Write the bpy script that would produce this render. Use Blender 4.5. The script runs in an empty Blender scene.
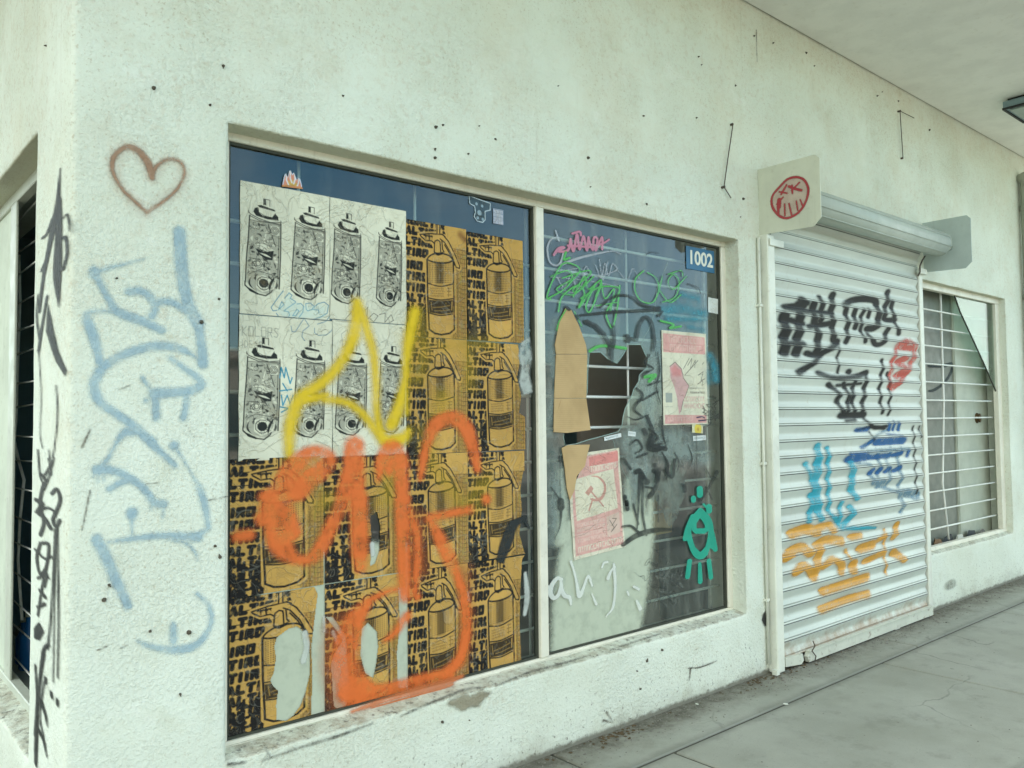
import bpy, math, random
import numpy as np
from mathutils import Vector, noise as mnoise
random.seed(7); rng = np.random.RandomState(7)
S = bpy.context.scene
COL = S.collection
R_ = math.radians

# ------------------------------------------------------------------ camera
FPX, YAW, PITCH, ROLL, CD, CH = 824.87, 0.710418, 0.0433689, -0.0110584, 2.93481, 1.6
camF = np.array([math.sin(YAW)*math.cos(PITCH), math.cos(YAW)*math.cos(PITCH), math.sin(PITCH)])
_Rt = np.array([math.cos(YAW), -math.sin(YAW), 0.0]); _U = np.cross(_Rt, camF)
camR = _Rt*math.cos(ROLL)+_U*math.sin(ROLL); camU = -_Rt*math.sin(ROLL)+_U*math.cos(ROLL)
camC = np.array([0.0, -CD, CH])
def pt(u, v, ax, val):
    """the point of the plane (axis ax = val) seen at photo pixel u, v"""
    d = camF+camR*(u-512)/FPX-camU*(v-384)/FPX
    return camC+d*((val-camC[ax])/d[ax])
def mpp(p):
    """metres per photo pixel at p"""
    return float((np.array(p)-camC) @ camF)/FPX
cam = bpy.data.cameras.new('camera'); co = bpy.data.objects.new('camera', cam); COL.objects.link(co)
import mathutils
M = mathutils.Matrix(((camR[0], camU[0], -camF[0], camC[0]), (camR[1], camU[1], -camF[1], camC[1]), (camR[2], camU[2], -camF[2], camC[2]), (0, 0, 0, 1)))
co.matrix_world = M
cam.sensor_width = 36; cam.lens = FPX/1024*36; cam.clip_start = 0.05; cam.clip_end = 2000
S.camera = co

# ------------------------------------------------------------------ key planes
CX = 0.645                       # building corner (front wall y = 0, side wall x = CX)
ZC = 4.258                       # underside of canopy
W1 = (1.164, 4.398, 0.398, 2.703)
SH = (4.66, 6.895, 0.0, 3.02)
W3 = (6.93, 8.90, 0.455, 2.73)
SW = (0.54, 3.4, 0.385, 2.70)    # side window: y range, z range
XEND = 12.0
YG = 0.124                       # shop glass
YP = 0.1205                      # posters
YS = 0.1165                      # spray on glass and posters

# ------------------------------------------------------------------ materials
def new_mat(name):
    m = bpy.data.materials.new(name); m.use_nodes = True
    nt = m.node_tree; nt.nodes.clear()
    out = nt.nodes.new('ShaderNodeOutputMaterial')
    return m, nt, out
def N(nt, t, **kw):
    n = nt.nodes.new('ShaderNode'+t)
    for k, v in kw.items():
        if k.startswith('i_'):
            n.inputs[k[2:].replace('_', ' ')].default_value = v
        else: setattr(n, k, v)
    return n
def L(nt, a, b): nt.links.new(a, b)
def wpos(nt): return N(nt, 'NewGeometry').outputs['Position']
def noise_n(nt, vec, scale, detail=4, rough=.55, dist=0):
    n = N(nt, 'TexNoise'); n.inputs['Scale'].default_value = scale; n.inputs['Detail'].default_value = detail
    n.inputs['Roughness'].default_value = rough; n.inputs['Distortion'].default_value = dist
    if vec is not None: L(nt, vec, n.inputs['Vector'])
    return n.outputs['Fac']
def ramp(nt, fac, lo, hi, a=0.0, b=1.0):
    n = N(nt, 'MapRange', interpolation_type='SMOOTHSTEP'); n.clamp = True
    L(nt, fac, n.inputs['Value'])
    n.inputs['From Min'].default_value = lo; n.inputs['From Max'].default_value = hi
    n.inputs['To Min'].default_value = a; n.inputs['To Max'].default_value = b
    return n.outputs['Result']
def math_n(nt, op, a, b=None):
    n = N(nt, 'Math', operation=op)
    for i, x in enumerate((a, b)):
        if x is None: continue
        if isinstance(x, (int, float)): n.inputs[i].default_value = x
        else: L(nt, x, n.inputs[i])
    return n.outputs[0]
def mixc(nt, fac, a, b):
    n = N(nt, 'Mix', data_type='RGBA')
    for i, x in ((0, fac), (6, a), (7, b)):
        if isinstance(x, (int, float)): n.inputs[i].default_value = x
        elif isinstance(x, tuple): n.inputs[i].default_value = (x+(1,))[:4]
        else: L(nt, x, n.inputs[i])
    return n.outputs[2]
def bump(nt, h, strength=.5, dist=.01, normal=None):
    n = N(nt, 'Bump'); n.inputs['Strength'].default_value = strength; n.inputs['Distance'].default_value = dist
    L(nt, h, n.inputs['Height'])
    if normal is not None: L(nt, normal, n.inputs['Normal'])
    return n.outputs['Normal']
def scaled(nt, vec, s):
    n = N(nt, 'VectorMath', operation='MULTIPLY'); L(nt, vec, n.inputs[0]); n.inputs[1].default_value = s
    return n.outputs[0]
def bsdf(nt, out, col, rough=.6, metal=0, nrm=None, spec=.5):
    b = N(nt, 'BsdfPrincipled')
    if isinstance(col, tuple): b.inputs['Base Color'].default_value = (col+(1,))[:4]
    else: L(nt, col, b.inputs['Base Color'])
    if isinstance(rough, (int, float)): b.inputs['Roughness'].default_value = rough
    else: L(nt, rough, b.inputs['Roughness'])
    b.inputs['Metallic'].default_value = metal
    b.inputs['Specular IOR Level'].default_value = spec
    if nrm is not None: L(nt, nrm, b.inputs['Normal'])
    if out is not None: L(nt, b.outputs[0], out.inputs[0])
    return b
def stucco_height(nt, p):
    a = noise_n(nt, p, 66, 4, .62); b = noise_n(nt, p, 13, 3, .5); c = noise_n(nt, p, 170, 3, .6)
    lump = math_n(nt, 'MULTIPLY', ramp(nt, a, .40, .74), ramp(nt, noise_n(nt, p, 2.6, 3), .32, .66, .35, 1.0))
    h = math_n(nt, 'ADD', math_n(nt, 'MULTIPLY', lump, 1.0), math_n(nt, 'MULTIPLY', b, .8))
    return math_n(nt, 'ADD', h, math_n(nt, 'MULTIPLY', c, .5))

def mat_stucco():
    m, nt, out = new_mat('stucco'); p = wpos(nt)
    geo = N(nt, 'NewGeometry'); sp = N(nt, 'SeparateXYZ'); L(nt, p, sp.inputs[0]); X, Y, Z = sp.outputs
    sn = N(nt, 'SeparateXYZ'); L(nt, geo.outputs['Normal'], sn.inputs[0])
    c = mixc(nt, ramp(nt, noise_n(nt, p, 1.1, 4), .35, .7), (.715, .76, .655), (.645, .68, .565))
    c = mixc(nt, math_n(nt, 'MULTIPLY', ramp(nt, noise_n(nt, p, 6, 6, .65), .52, .75), .45), c, (.55, .56, .42))
    # fine brown specks on the lumps
    spk = math_n(nt, 'MULTIPLY', ramp(nt, noise_n(nt, p, 75, 3, .6), .56, .70), ramp(nt, noise_n(nt, p, 2.2, 3), .36, .60))
    c = mixc(nt, math_n(nt, 'MULTIPLY', spk, .55), c, (.40, .34, .22))
    tan = ramp(nt, math_n(nt, 'ADD', noise_n(nt, p, 1.7, 6, .7), math_n(nt, 'MULTIPLY', Z, .045)), .60, .80)
    c = mixc(nt, math_n(nt, 'MULTIPLY', tan, .22), c, (.60, .52, .36))
    mt_ = math_n(nt, 'MULTIPLY', ramp(nt, noise_n(nt, p, 26, 5, .7), .50, .66), ramp(nt, math_n(nt, 'ADD', noise_n(nt, p, 1.3, 3), math_n(nt, 'MULTIPLY', Z, .06)), .52, .74))
    c = mixc(nt, math_n(nt, 'MULTIPLY', mt_, .36), c, (.54, .47, .34))
    tw = ramp(nt, noise_n(nt, scaled(nt, p, (5, 5, 9)), 1, 5, .7, .8), .60, .66)
    c = mixc(nt, math_n(nt, 'MULTIPLY', tw, .16), c, (.86, .88, .82))
    # rain streaks
    st = noise_n(nt, scaled(nt, p, (16, 16, .55)), 1, 4, .6)
    stf = math_n(nt, 'MULTIPLY', ramp(nt, st, .58, .78), ramp(nt, noise_n(nt, p, .9, 2), .4, .65))
    c = mixc(nt, math_n(nt, 'MULTIPLY', stf, .30), c, (.42, .40, .30))
    # damp line of dirt along the foot of the wall
    zz = math_n(nt, 'ADD', Z, math_n(nt, 'MULTIPLY', math_n(nt, 'SUBTRACT', noise_n(nt, p, 7, 5, .65), .5), -.34))
    foot = ramp(nt, zz, .13, -.04)
    c = mixc(nt, math_n(nt, 'MULTIPLY', foot, .38), c, (.26, .24, .17))
    low = ramp(nt, math_n(nt, 'ADD', Z, math_n(nt, 'MULTIPLY', noise_n(nt, p, 3, 4), -.25)), .30, -.05)
    pit = math_n(nt, 'MULTIPLY', ramp(nt, noise_n(nt, p, 44, 5, .7), .59, .64), low)
    c = mixc(nt, math_n(nt, 'MULTIPLY', pit, .8), c, (.17, .155, .11))
    edge = ramp(nt, math_n(nt, 'ADD', Z, math_n(nt, 'MULTIPLY', noise_n(nt, p, 22, 5, .7), -.05)), .012, -.012)
    c = mixc(nt, math_n(nt, 'MULTIPLY', edge, .8), c, (.12, .11, .08))
    chip = math_n(nt, 'MULTIPLY', ramp(nt, noise_n(nt, p, 16, 6, .7), .66, .69), ramp(nt, Z, .42, .10))
    c = mixc(nt, chip, c, (.27, .26, .22))
    # grime lying on upward faces (sill)
    up = ramp(nt, sn.outputs[2], .35, .8)
    g = ramp(nt, noise_n(nt, p, 13, 7, .72), .38, .66)
    g2 = ramp(nt, noise_n(nt, p, 30, 6, .75), .53, .64)
    c = mixc(nt, math_n(nt, 'MULTIPLY', math_n(nt, 'MULTIPLY', up, g), .75), c, (.36, .33, .24))
    c = mixc(nt, math_n(nt, 'MULTIPLY', math_n(nt, 'MULTIPLY', up, g2), .75), c, (.13, .125, .10))
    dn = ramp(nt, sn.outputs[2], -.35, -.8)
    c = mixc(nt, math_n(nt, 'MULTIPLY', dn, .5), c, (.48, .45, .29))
    nrm = bump(nt, math_n(nt, 'ADD', stucco_height(nt, p), math_n(nt, 'MULTIPLY', noise_n(nt, p, 3.2, 3), 2.6)), .60, .0078)
    bsdf(nt, out, c, .82, nrm=nrm, spec=.25)
    return m
def mat_paint(name, col, var=.12, rough=.45, dirt=(.25, .22, .16), dirt_amt=.35, metal=0, streak=True, bumpy=.0015):
    m, nt, out = new_mat(name); p = wpos(nt)
    d = tuple(x*(1-var) for x in col)
    c = mixc(nt, ramp(nt, noise_n(nt, p, 5, 5), .35, .68), col, d)
    k = ramp(nt, noise_n(nt, p, 22, 6, .7), .55, .72)
    c = mixc(nt, math_n(nt, 'MULTIPLY', k, dirt_amt), c, dirt)
    if streak:
        s = ramp(nt, noise_n(nt, scaled(nt, p, (40, 40, 1.2)), 1, 4), .58, .75)
        c = mixc(nt, math_n(nt, 'MULTIPLY', s, dirt_amt*.6), c, dirt)
    r = ramp(nt, noise_n(nt, p, 12, 4), .3, .7, rough-.08, rough+.12)
    bsdf(nt, out, c, r, metal, bump(nt, noise_n(nt, p, 60, 4), .35, bumpy), spec=.4)
    return m
def mat_shutter():
    m, nt, out = new_mat('shutter_paint'); p = wpos(nt)
    sp = N(nt, 'SeparateXYZ'); L(nt, p, sp.inputs[0]); Z = sp.outputs[2]
    c = mixc(nt, ramp(nt, noise_n(nt, scaled(nt, p, (1.2, 1, 9)), 1, 4), .35, .68), (.57, .62, .55), (.49, .53, .47))
    s = ramp(nt, noise_n(nt, scaled(nt, p, (26, 1, 1.1)), 1, 5, .65), .54, .74)
    c = mixc(nt, math_n(nt, 'MULTIPLY', s, .28), c, (.42, .40, .31))
    # dirt caught in the joints between slats
    ph = math_n(nt, 'FRACT', math_n(nt, 'DIVIDE', math_n(nt, 'SUBTRACT', Z, .07), .105))
    j = math_n(nt, 'ADD', ramp(nt, ph, .055, .03), ramp(nt, ph, .975, .99))
    j = math_n(nt, 'ADD', j, math_n(nt, 'MULTIPLY', math_n(nt, 'MULTIPLY', ramp(nt, ph, .120, .135), ramp(nt, ph, .175, .160)), .55))
    c = mixc(nt, math_n(nt, 'MULTIPLY', j, .9), c, (.06, .065, .055))
    k = ramp(nt, noise_n(nt, p, 18, 6, .7), .60, .72)
    c = mixc(nt, math_n(nt, 'MULTIPLY', k, .35), c, (.36, .30, .2))
    low = ramp(nt, math_n(nt, 'ADD', Z, math_n(nt, 'MULTIPLY', noise_n(nt, p, 9, 5, .7), -.3)), .03, -.09)
    c = mixc(nt, math_n(nt, 'MULTIPLY', low, .8), c, (.30, .20, .11))
    bsdf(nt, out, c, .42, .0, bump(nt, noise_n(nt, p, 30, 4), .2, .002), spec=.45)
    return m
def mat_graffiti(name, col, dark=.8, patch=.35, alpha=1.0, rough=.6, stucco=False, noise_amp=.22, scale=90):
    """paint whose coverage is the mesh attribute 'cov'"""
    m, nt, out = new_mat(name); p = wpos(nt)
    at = N(nt, 'Attribute', attribute_name='cov')
    n1 = noise_n(nt, p, scale, 3, .6); n2 = noise_n(nt, p, 14, 4, .6)
    f = math_n(nt, 'ADD', at.outputs['Fac'], math_n(nt, 'MULTIPLY', math_n(nt, 'SUBTRACT', n1, .5), noise_amp*2))
    spk_ = math_n(nt, 'MULTIPLY', ramp(nt, noise_n(nt, p, 260, 2, .5), .60, .70), ramp(nt, at.outputs['Fac'], .01, .15))
    f = math_n(nt, 'MAXIMUM', ramp(nt, f, .08, .92), math_n(nt, 'MULTIPLY', spk_, .55))
    f = math_n(nt, 'MULTIPLY', f, ramp(nt, n2, .28, .64, 1-patch, 1.0))
    f = math_n(nt, 'MULTIPLY', f, alpha)
    c = mixc(nt, ramp(nt, n2, .35, .7), col, tuple(x*dark for x in col))
    nrm = bump(nt, stucco_height(nt, p), .62, .0075) if stucco else bump(nt, n2, .15, .002)
    b = bsdf(nt, None, c, rough, nrm=nrm, spec=.3)
    t = N(nt, 'BsdfTransparent'); mx = N(nt, 'MixShader')
    L(nt, f, mx.inputs[0]); L(nt, t.outputs[0], mx.inputs[1]); L(nt, b.outputs[0], mx.inputs[2]); L(nt, mx.outputs[0], out.inputs[0])
    return m
def mat_print(name, rough=.75, stain=.3, spec=.25, warm=(.36, .27, .12)):
    """printed paper: colours come from the mesh attribute 'ink'"""
    m, nt, out = new_mat(name); p = wpos(nt)
    at = N(nt, 'Attribute', attribute_name='ink')
    v = N(nt, 'HueSaturation'); L(nt, at.outputs['Color'], v.inputs['Color'])
    L(nt, ramp(nt, noise_n(nt, p, 4, 5), .3, .7, .86, 1.1), v.inputs['Value'])
    c = mixc(nt, math_n(nt, 'MULTIPLY', ramp(nt, noise_n(nt, p, 11, 6, .7), .55, .75), stain), v.outputs[0], warm)
    def ridge(sc_, k):
        n = noise_n(nt, p, sc_, 3, .5, 1.4); d = math_n(nt, 'ABSOLUTE', math_n(nt, 'SUBTRACT', n, .5)); return ramp(nt, d, k, .0)
    cre = math_n(nt, 'ADD', ridge(5.5, .022), math_n(nt, 'MULTIPLY', ridge(13, .03), .5))
    c = mixc(nt, math_n(nt, 'MULTIPLY', cre, .11), c, (.62, .60, .48))
    wr = math_n(nt, 'ADD', math_n(nt, 'ADD', noise_n(nt, p, 9, 4, .6, .6), math_n(nt, 'MULTIPLY', noise_n(nt, p, 45, 3), .25)), math_n(nt, 'MULTIPLY', cre, .5))
    bsdf(nt, out, c, rough, nrm=bump(nt, wr, .8, .008), spec=spec)
    return m
def mat_glass(name, dust=.10, refl=1.75):
    m, nt, out = new_mat(name); p = wpos(nt)
    fr = N(nt, 'Fresnel'); fr.inputs['IOR'].default_value = 1.5
    f = math_n(nt, 'MINIMUM', math_n(nt, 'MULTIPLY', fr.outputs[0], refl), 1.0)
    tr = N(nt, 'BsdfTransparent'); tr.inputs[0].default_value = (.78, .88, .83, 1)
    gl = N(nt, 'BsdfGlossy'); gl.inputs['Roughness'].default_value = .035
    nn = bump(nt, noise_n(nt, p, 1.6, 2), .05, .02); L(nt, nn, gl.inputs['Normal'])
    m1 = N(nt, 'MixShader'); L(nt, f, m1.inputs[0]); L(nt, tr.outputs[0], m1.inputs[1]); L(nt, gl.outputs[0], m1.inputs[2])
    df = N(nt, 'BsdfDiffuse'); df.inputs[0].default_value = (.60, .64, .54, 1)
    d = ramp(nt, noise_n(nt, scaled(nt, p, (9, 1, 1.6)), 1, 6, .65), .42, .78, dust*.35, dust*1.9)
    d2 = ramp(nt, noise_n(nt, p, 55, 5, .75), .6, .75, 0, dust*1.2)
    dd = math_n(nt, 'ADD', d, d2)
    m2 = N(nt, 'MixShader'); L(nt, dd, m2.inputs[0]); L(nt, m1.outputs[0], m2.inputs[1]); L(nt, df.outputs[0], m2.inputs[2])
    L(nt, m2.outputs[0], out.inputs[0])
    return m
def mat_concrete(name, a, b, sc=1.0, crack=True):
    m, nt, out = new_mat(name); p = wpos(nt)
    c = mixc(nt, ramp(nt, noise_n(nt, p, 1.3*sc, 6, .6), .35, .68), a, b)
    k = ramp(nt, noise_n(nt, p, 5*sc, 7, .7), .50, .70)
    c = mixc(nt, math_n(nt, 'MULTIPLY', k, .45), c, tuple(x*.66 for x in b))
    big = ramp(nt, noise_n(nt, p, .9*sc, 4, .65), .48, .62); c = mixc(nt, math_n(nt, 'MULTIPLY', big, .30), c, tuple(min(1, x*1.25) for x in a))
    gum = N(nt, 'TexVoronoi', feature='F1'); gum.inputs['Scale'].default_value = 4.5; L(nt, p, gum.inputs['Vector'])
    c = mixc(nt, math_n(nt, 'MULTIPLY', math_n(nt, 'MULTIPLY', ramp(nt, gum.outputs['Distance'], .085, .06), ramp(nt, noise_n(nt, p, 2.3, 2), .56, .60)), .55), c, tuple(x*.4 for x in b))
    k2 = ramp(nt, noise_n(nt, p, 60*sc, 4, .7), .60, .74)
    c = mixc(nt, math_n(nt, 'MULTIPLY', k2, .35), c, tuple(min(1, x*1.5) for x in a))
    k3 = ramp(nt, noise_n(nt, p, 95*sc, 3, .7), .60, .70)
    c = mixc(nt, math_n(nt, 'MULTIPLY', k3, .4), c, tuple(x*.45 for x in b))
    if crack:
        v = N(nt, 'TexVoronoi', feature='DISTANCE_TO_EDGE'); v.inputs['Scale'].default_value = .8
        dv = N(nt, 'VectorMath', operation='ADD'); L(nt, p, dv.inputs[0])
        nn = N(nt, 'TexNoise'); nn.inputs['Scale'].default_value = 3; nn.inputs['Detail'].default_value = 5; L(nt, p, nn.inputs['Vector'])
        sc_ = scaled(nt, nn.outputs['Color'], (.35, .35, .35)); L(nt, sc_, dv.inputs[1]); L(nt, dv.outputs[0], v.inputs['Vector'])
        cr = math_n(nt, 'MULTIPLY', ramp(nt, v.outputs['Distance'], .007, .002), ramp(nt, noise_n(nt, p, 1.1, 3), .48, .6))
        c = mixc(nt, math_n(nt, 'MULTIPLY', cr, .38), c, (.06, .062, .055))
    # trodden-in dirt close to the wall
    sp = N(nt, 'SeparateXYZ'); L(nt, p, sp.inputs[0])
    yy = math_n(nt, 'ADD', sp.outputs[1], math_n(nt, 'MULTIPLY', math_n(nt, 'SUBTRACT', noise_n(nt, p, 6, 6, .7), .5), .5))
    for jy in (-.37, -1.55):
        dj = math_n(nt, 'ABSOLUTE', math_n(nt, 'SUBTRACT', math_n(nt, 'ADD', sp.outputs[1], math_n(nt, 'MULTIPLY', math_n(nt, 'SUBTRACT', noise_n(nt, p, 5, 5, .7), .5), .12)), jy))
        c = mixc(nt, math_n(nt, 'MULTIPLY', ramp(nt, dj, .07, .005), .45), c, tuple(x*.45 for x in b))
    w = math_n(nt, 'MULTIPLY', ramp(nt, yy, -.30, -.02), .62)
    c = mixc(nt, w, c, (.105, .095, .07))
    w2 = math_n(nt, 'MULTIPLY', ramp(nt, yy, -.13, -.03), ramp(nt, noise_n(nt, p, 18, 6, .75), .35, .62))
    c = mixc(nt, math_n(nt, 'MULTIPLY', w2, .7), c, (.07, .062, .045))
    h = math_n(nt, 'ADD', noise_n(nt, p, 120, 4, .7), math_n(nt, 'MULTIPLY', noise_n(nt, p, 9, 4), 1.2))
    bsdf(nt, out, c, .88, nrm=bump(nt, h, .5, .004), spec=.25)
    return m
def mat_flat(name, col, rough=.6, metal=0, var=.15, spec=.4, sc=10):
    m, nt, out = new_mat(name); p = wpos(nt)
    c = mixc(nt, ramp(nt, noise_n(nt, p, sc, 5, .6), .35, .68), col, tuple(x*(1-var) for x in col))
    bsdf(nt, out, c, rough, metal, bump(nt, noise_n(nt, p, sc*6, 4), .25, .002), spec=spec)
    return m
def mat_cardboard():
    m, nt, out = new_mat('cardboard'); p = wpos(nt)
    c = mixc(nt, ramp(nt, noise_n(nt, p, 7, 5), .35, .7), (.50, .35, .175), (.42, .29, .14))
    w = N(nt, 'TexWave', wave_type='BANDS', bands_direction='Z'); w.inputs['Scale'].default_value = 30; L(nt, p, w.inputs['Vector'])
    bsdf(nt, out, c, .85, nrm=bump(nt, w.outputs['Fac'], .12, .003), spec=.2)
    return m

MT = dict(
    stucco=mat_stucco(),
    frame=mat_paint('frame_paint', (.74, .72, .60), dirt=(.30, .26, .17), dirt_amt=.3),
    trim=mat_paint('rail_paint', (.70, .72, .62), dirt=(.33, .28, .18), dirt_amt=.3),
    bar=mat_paint('rusty_bar_paint', (.60, .62, .52), dirt=(.20, .13, .07), dirt_amt=.75),
    bracket=mat_paint('bracket_paint', (.62, .64, .52), dirt=(.33, .3, .2), dirt_amt=.22),
    bracket_shade=mat_paint('shaded_bracket_paint', (.45, .53, .50), dirt=(.3, .32, .28), dirt_amt=.2),  # right bracket: its bluish shade is put into the paint colour
    drum=mat_paint('drum_paint', (.42, .47, .41), dirt=(.30, .33, .29), dirt_amt=.08, rough=.42, streak=False, bumpy=.0004, var=.08),
    shutter=mat_shutter(),
    soffit=mat_paint('soffit_paint', (.80, .81, .75), var=.08, rough=.8, dirt=(.55, .54, .44), dirt_amt=.25, streak=False),
    gasket=mat_flat('rubber_gasket', (.045, .05, .035), .7),
    grille=mat_paint('grille_paint', (.82, .83, .76), dirt=(.3, .22, .12), dirt_amt=.3, streak=False),
    glass=mat_glass('dusty_glass', .032),
    glass_r=mat_glass('dirty_glass', .095),
    glass_shard=mat_glass('shard_glass', .006, .7),
    concrete=mat_concrete('pavement_concrete', (.32, .33, .28), (.265, .275, .225)),
    joint=mat_flat('joint_dirt', (.085, .085, .065), .95),
    asphalt=mat_concrete('asphalt', (.12, .115, .10), (.09, .088, .08), crack=False),
    kerb=mat_concrete('kerb_concrete', (.30, .30, .27), (.22, .22, .2), crack=False),
    room=mat_flat('interior_paint', (.13, .20, .21), .9, sc=2),
    brown_panel=mat_flat('brown_hardboard', (.27, .22, .17), .8, sc=3),
    room_floor=mat_flat('interior_floor', (.28, .26, .22), .8, sc=2),
    farwall=mat_paint('far_partition_paint', (.17, .18, .145), dirt=(.15, .15, .11), dirt_amt=.3),
    inner=mat_paint('inner_jamb_paint', (.50, .53, .44), dirt=(.2, .19, .14), dirt_amt=.4),
    card=mat_cardboard(),
    board=mat_paint('whitewashed_board', (.57, .62, .50), dirt=(.30, .31, .22), dirt_amt=.4, rough=.8),
    wire=mat_flat('rusty_wire', (.11, .09, .07), .7, .3),
    hole=mat_flat('plug_grime', (.085, .075, .055), .9),
    plank=mat_flat('wood_edge', (.2, .12, .06), .8),
    print=mat_print('printed_paper'),
    print_gloss=mat_print('sticker_print', .4, .1, .5),
    pipe=mat_paint('grey_pipe_paint', (.36, .38, .31), dirt=(.16, .16, .13), dirt_amt=.4),
    lamp=mat_paint('lamp_housing', (.20, .29, .31), dirt=(.1, .12, .12), dirt_amt=.3, streak=False),
    lampglass=mat_paint('lamp_diffuser', (.33, .40, .36), dirt=(.2, .22, .19), dirt_amt=.3, streak=False),
    black=mat_flat('dark_steel', (.02, .023, .022), .6, .2),
    debris=mat_flat('rubble', (.26, .25, .21), .9, var=.6, sc=30),
    leaf=mat_flat('dry_leaf', (.11, .075, .035), .9, var=.5, sc=40),
    blueplastic=mat_flat('blue_plastic', (.02, .16, .42), .3),
    door=mat_paint('white_door_paint', (.42, .45, .36), dirt=(.3, .3, .22), dirt_amt=.25),
    knob=mat_flat('brass_knob', (.12, .075, .03), .4, .6),
    wall2=mat_flat('street_wall_paint', (.42, .38, .32), .85, sc=1),
    wall3=mat_flat('street_wall_ochre', (.40, .30, .18), .85, sc=1),
    winpane=mat_flat('street_window', (.04, .05, .06), .15),
)
# thin translucent plastic sheet
def mat_plastic():
    m, nt, out = new_mat('grey_plastic_film'); p = wpos(nt)
    c = mixc(nt, ramp(nt, noise_n(nt, p, 9, 5), .4, .62), (.40, .46, .43), (.06, .07, .065))
    b = bsdf(nt, None, c, .3, nrm=bump(nt, noise_n(nt, p, 18, 4, .6, 1.0), .8, .02))
    t = N(nt, 'BsdfTransparent'); mx = N(nt, 'MixShader'); L(nt, ramp(nt, noise_n(nt, p, 6, 4), .35, .65, .45, .9), mx.inputs[0])
    L(nt, t.outputs[0], mx.inputs[1]); L(nt, b.outputs[0], mx.inputs[2]); L(nt, mx.outputs[0], out.inputs[0]); return m
MT['plastic'] = mat_plastic()

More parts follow.
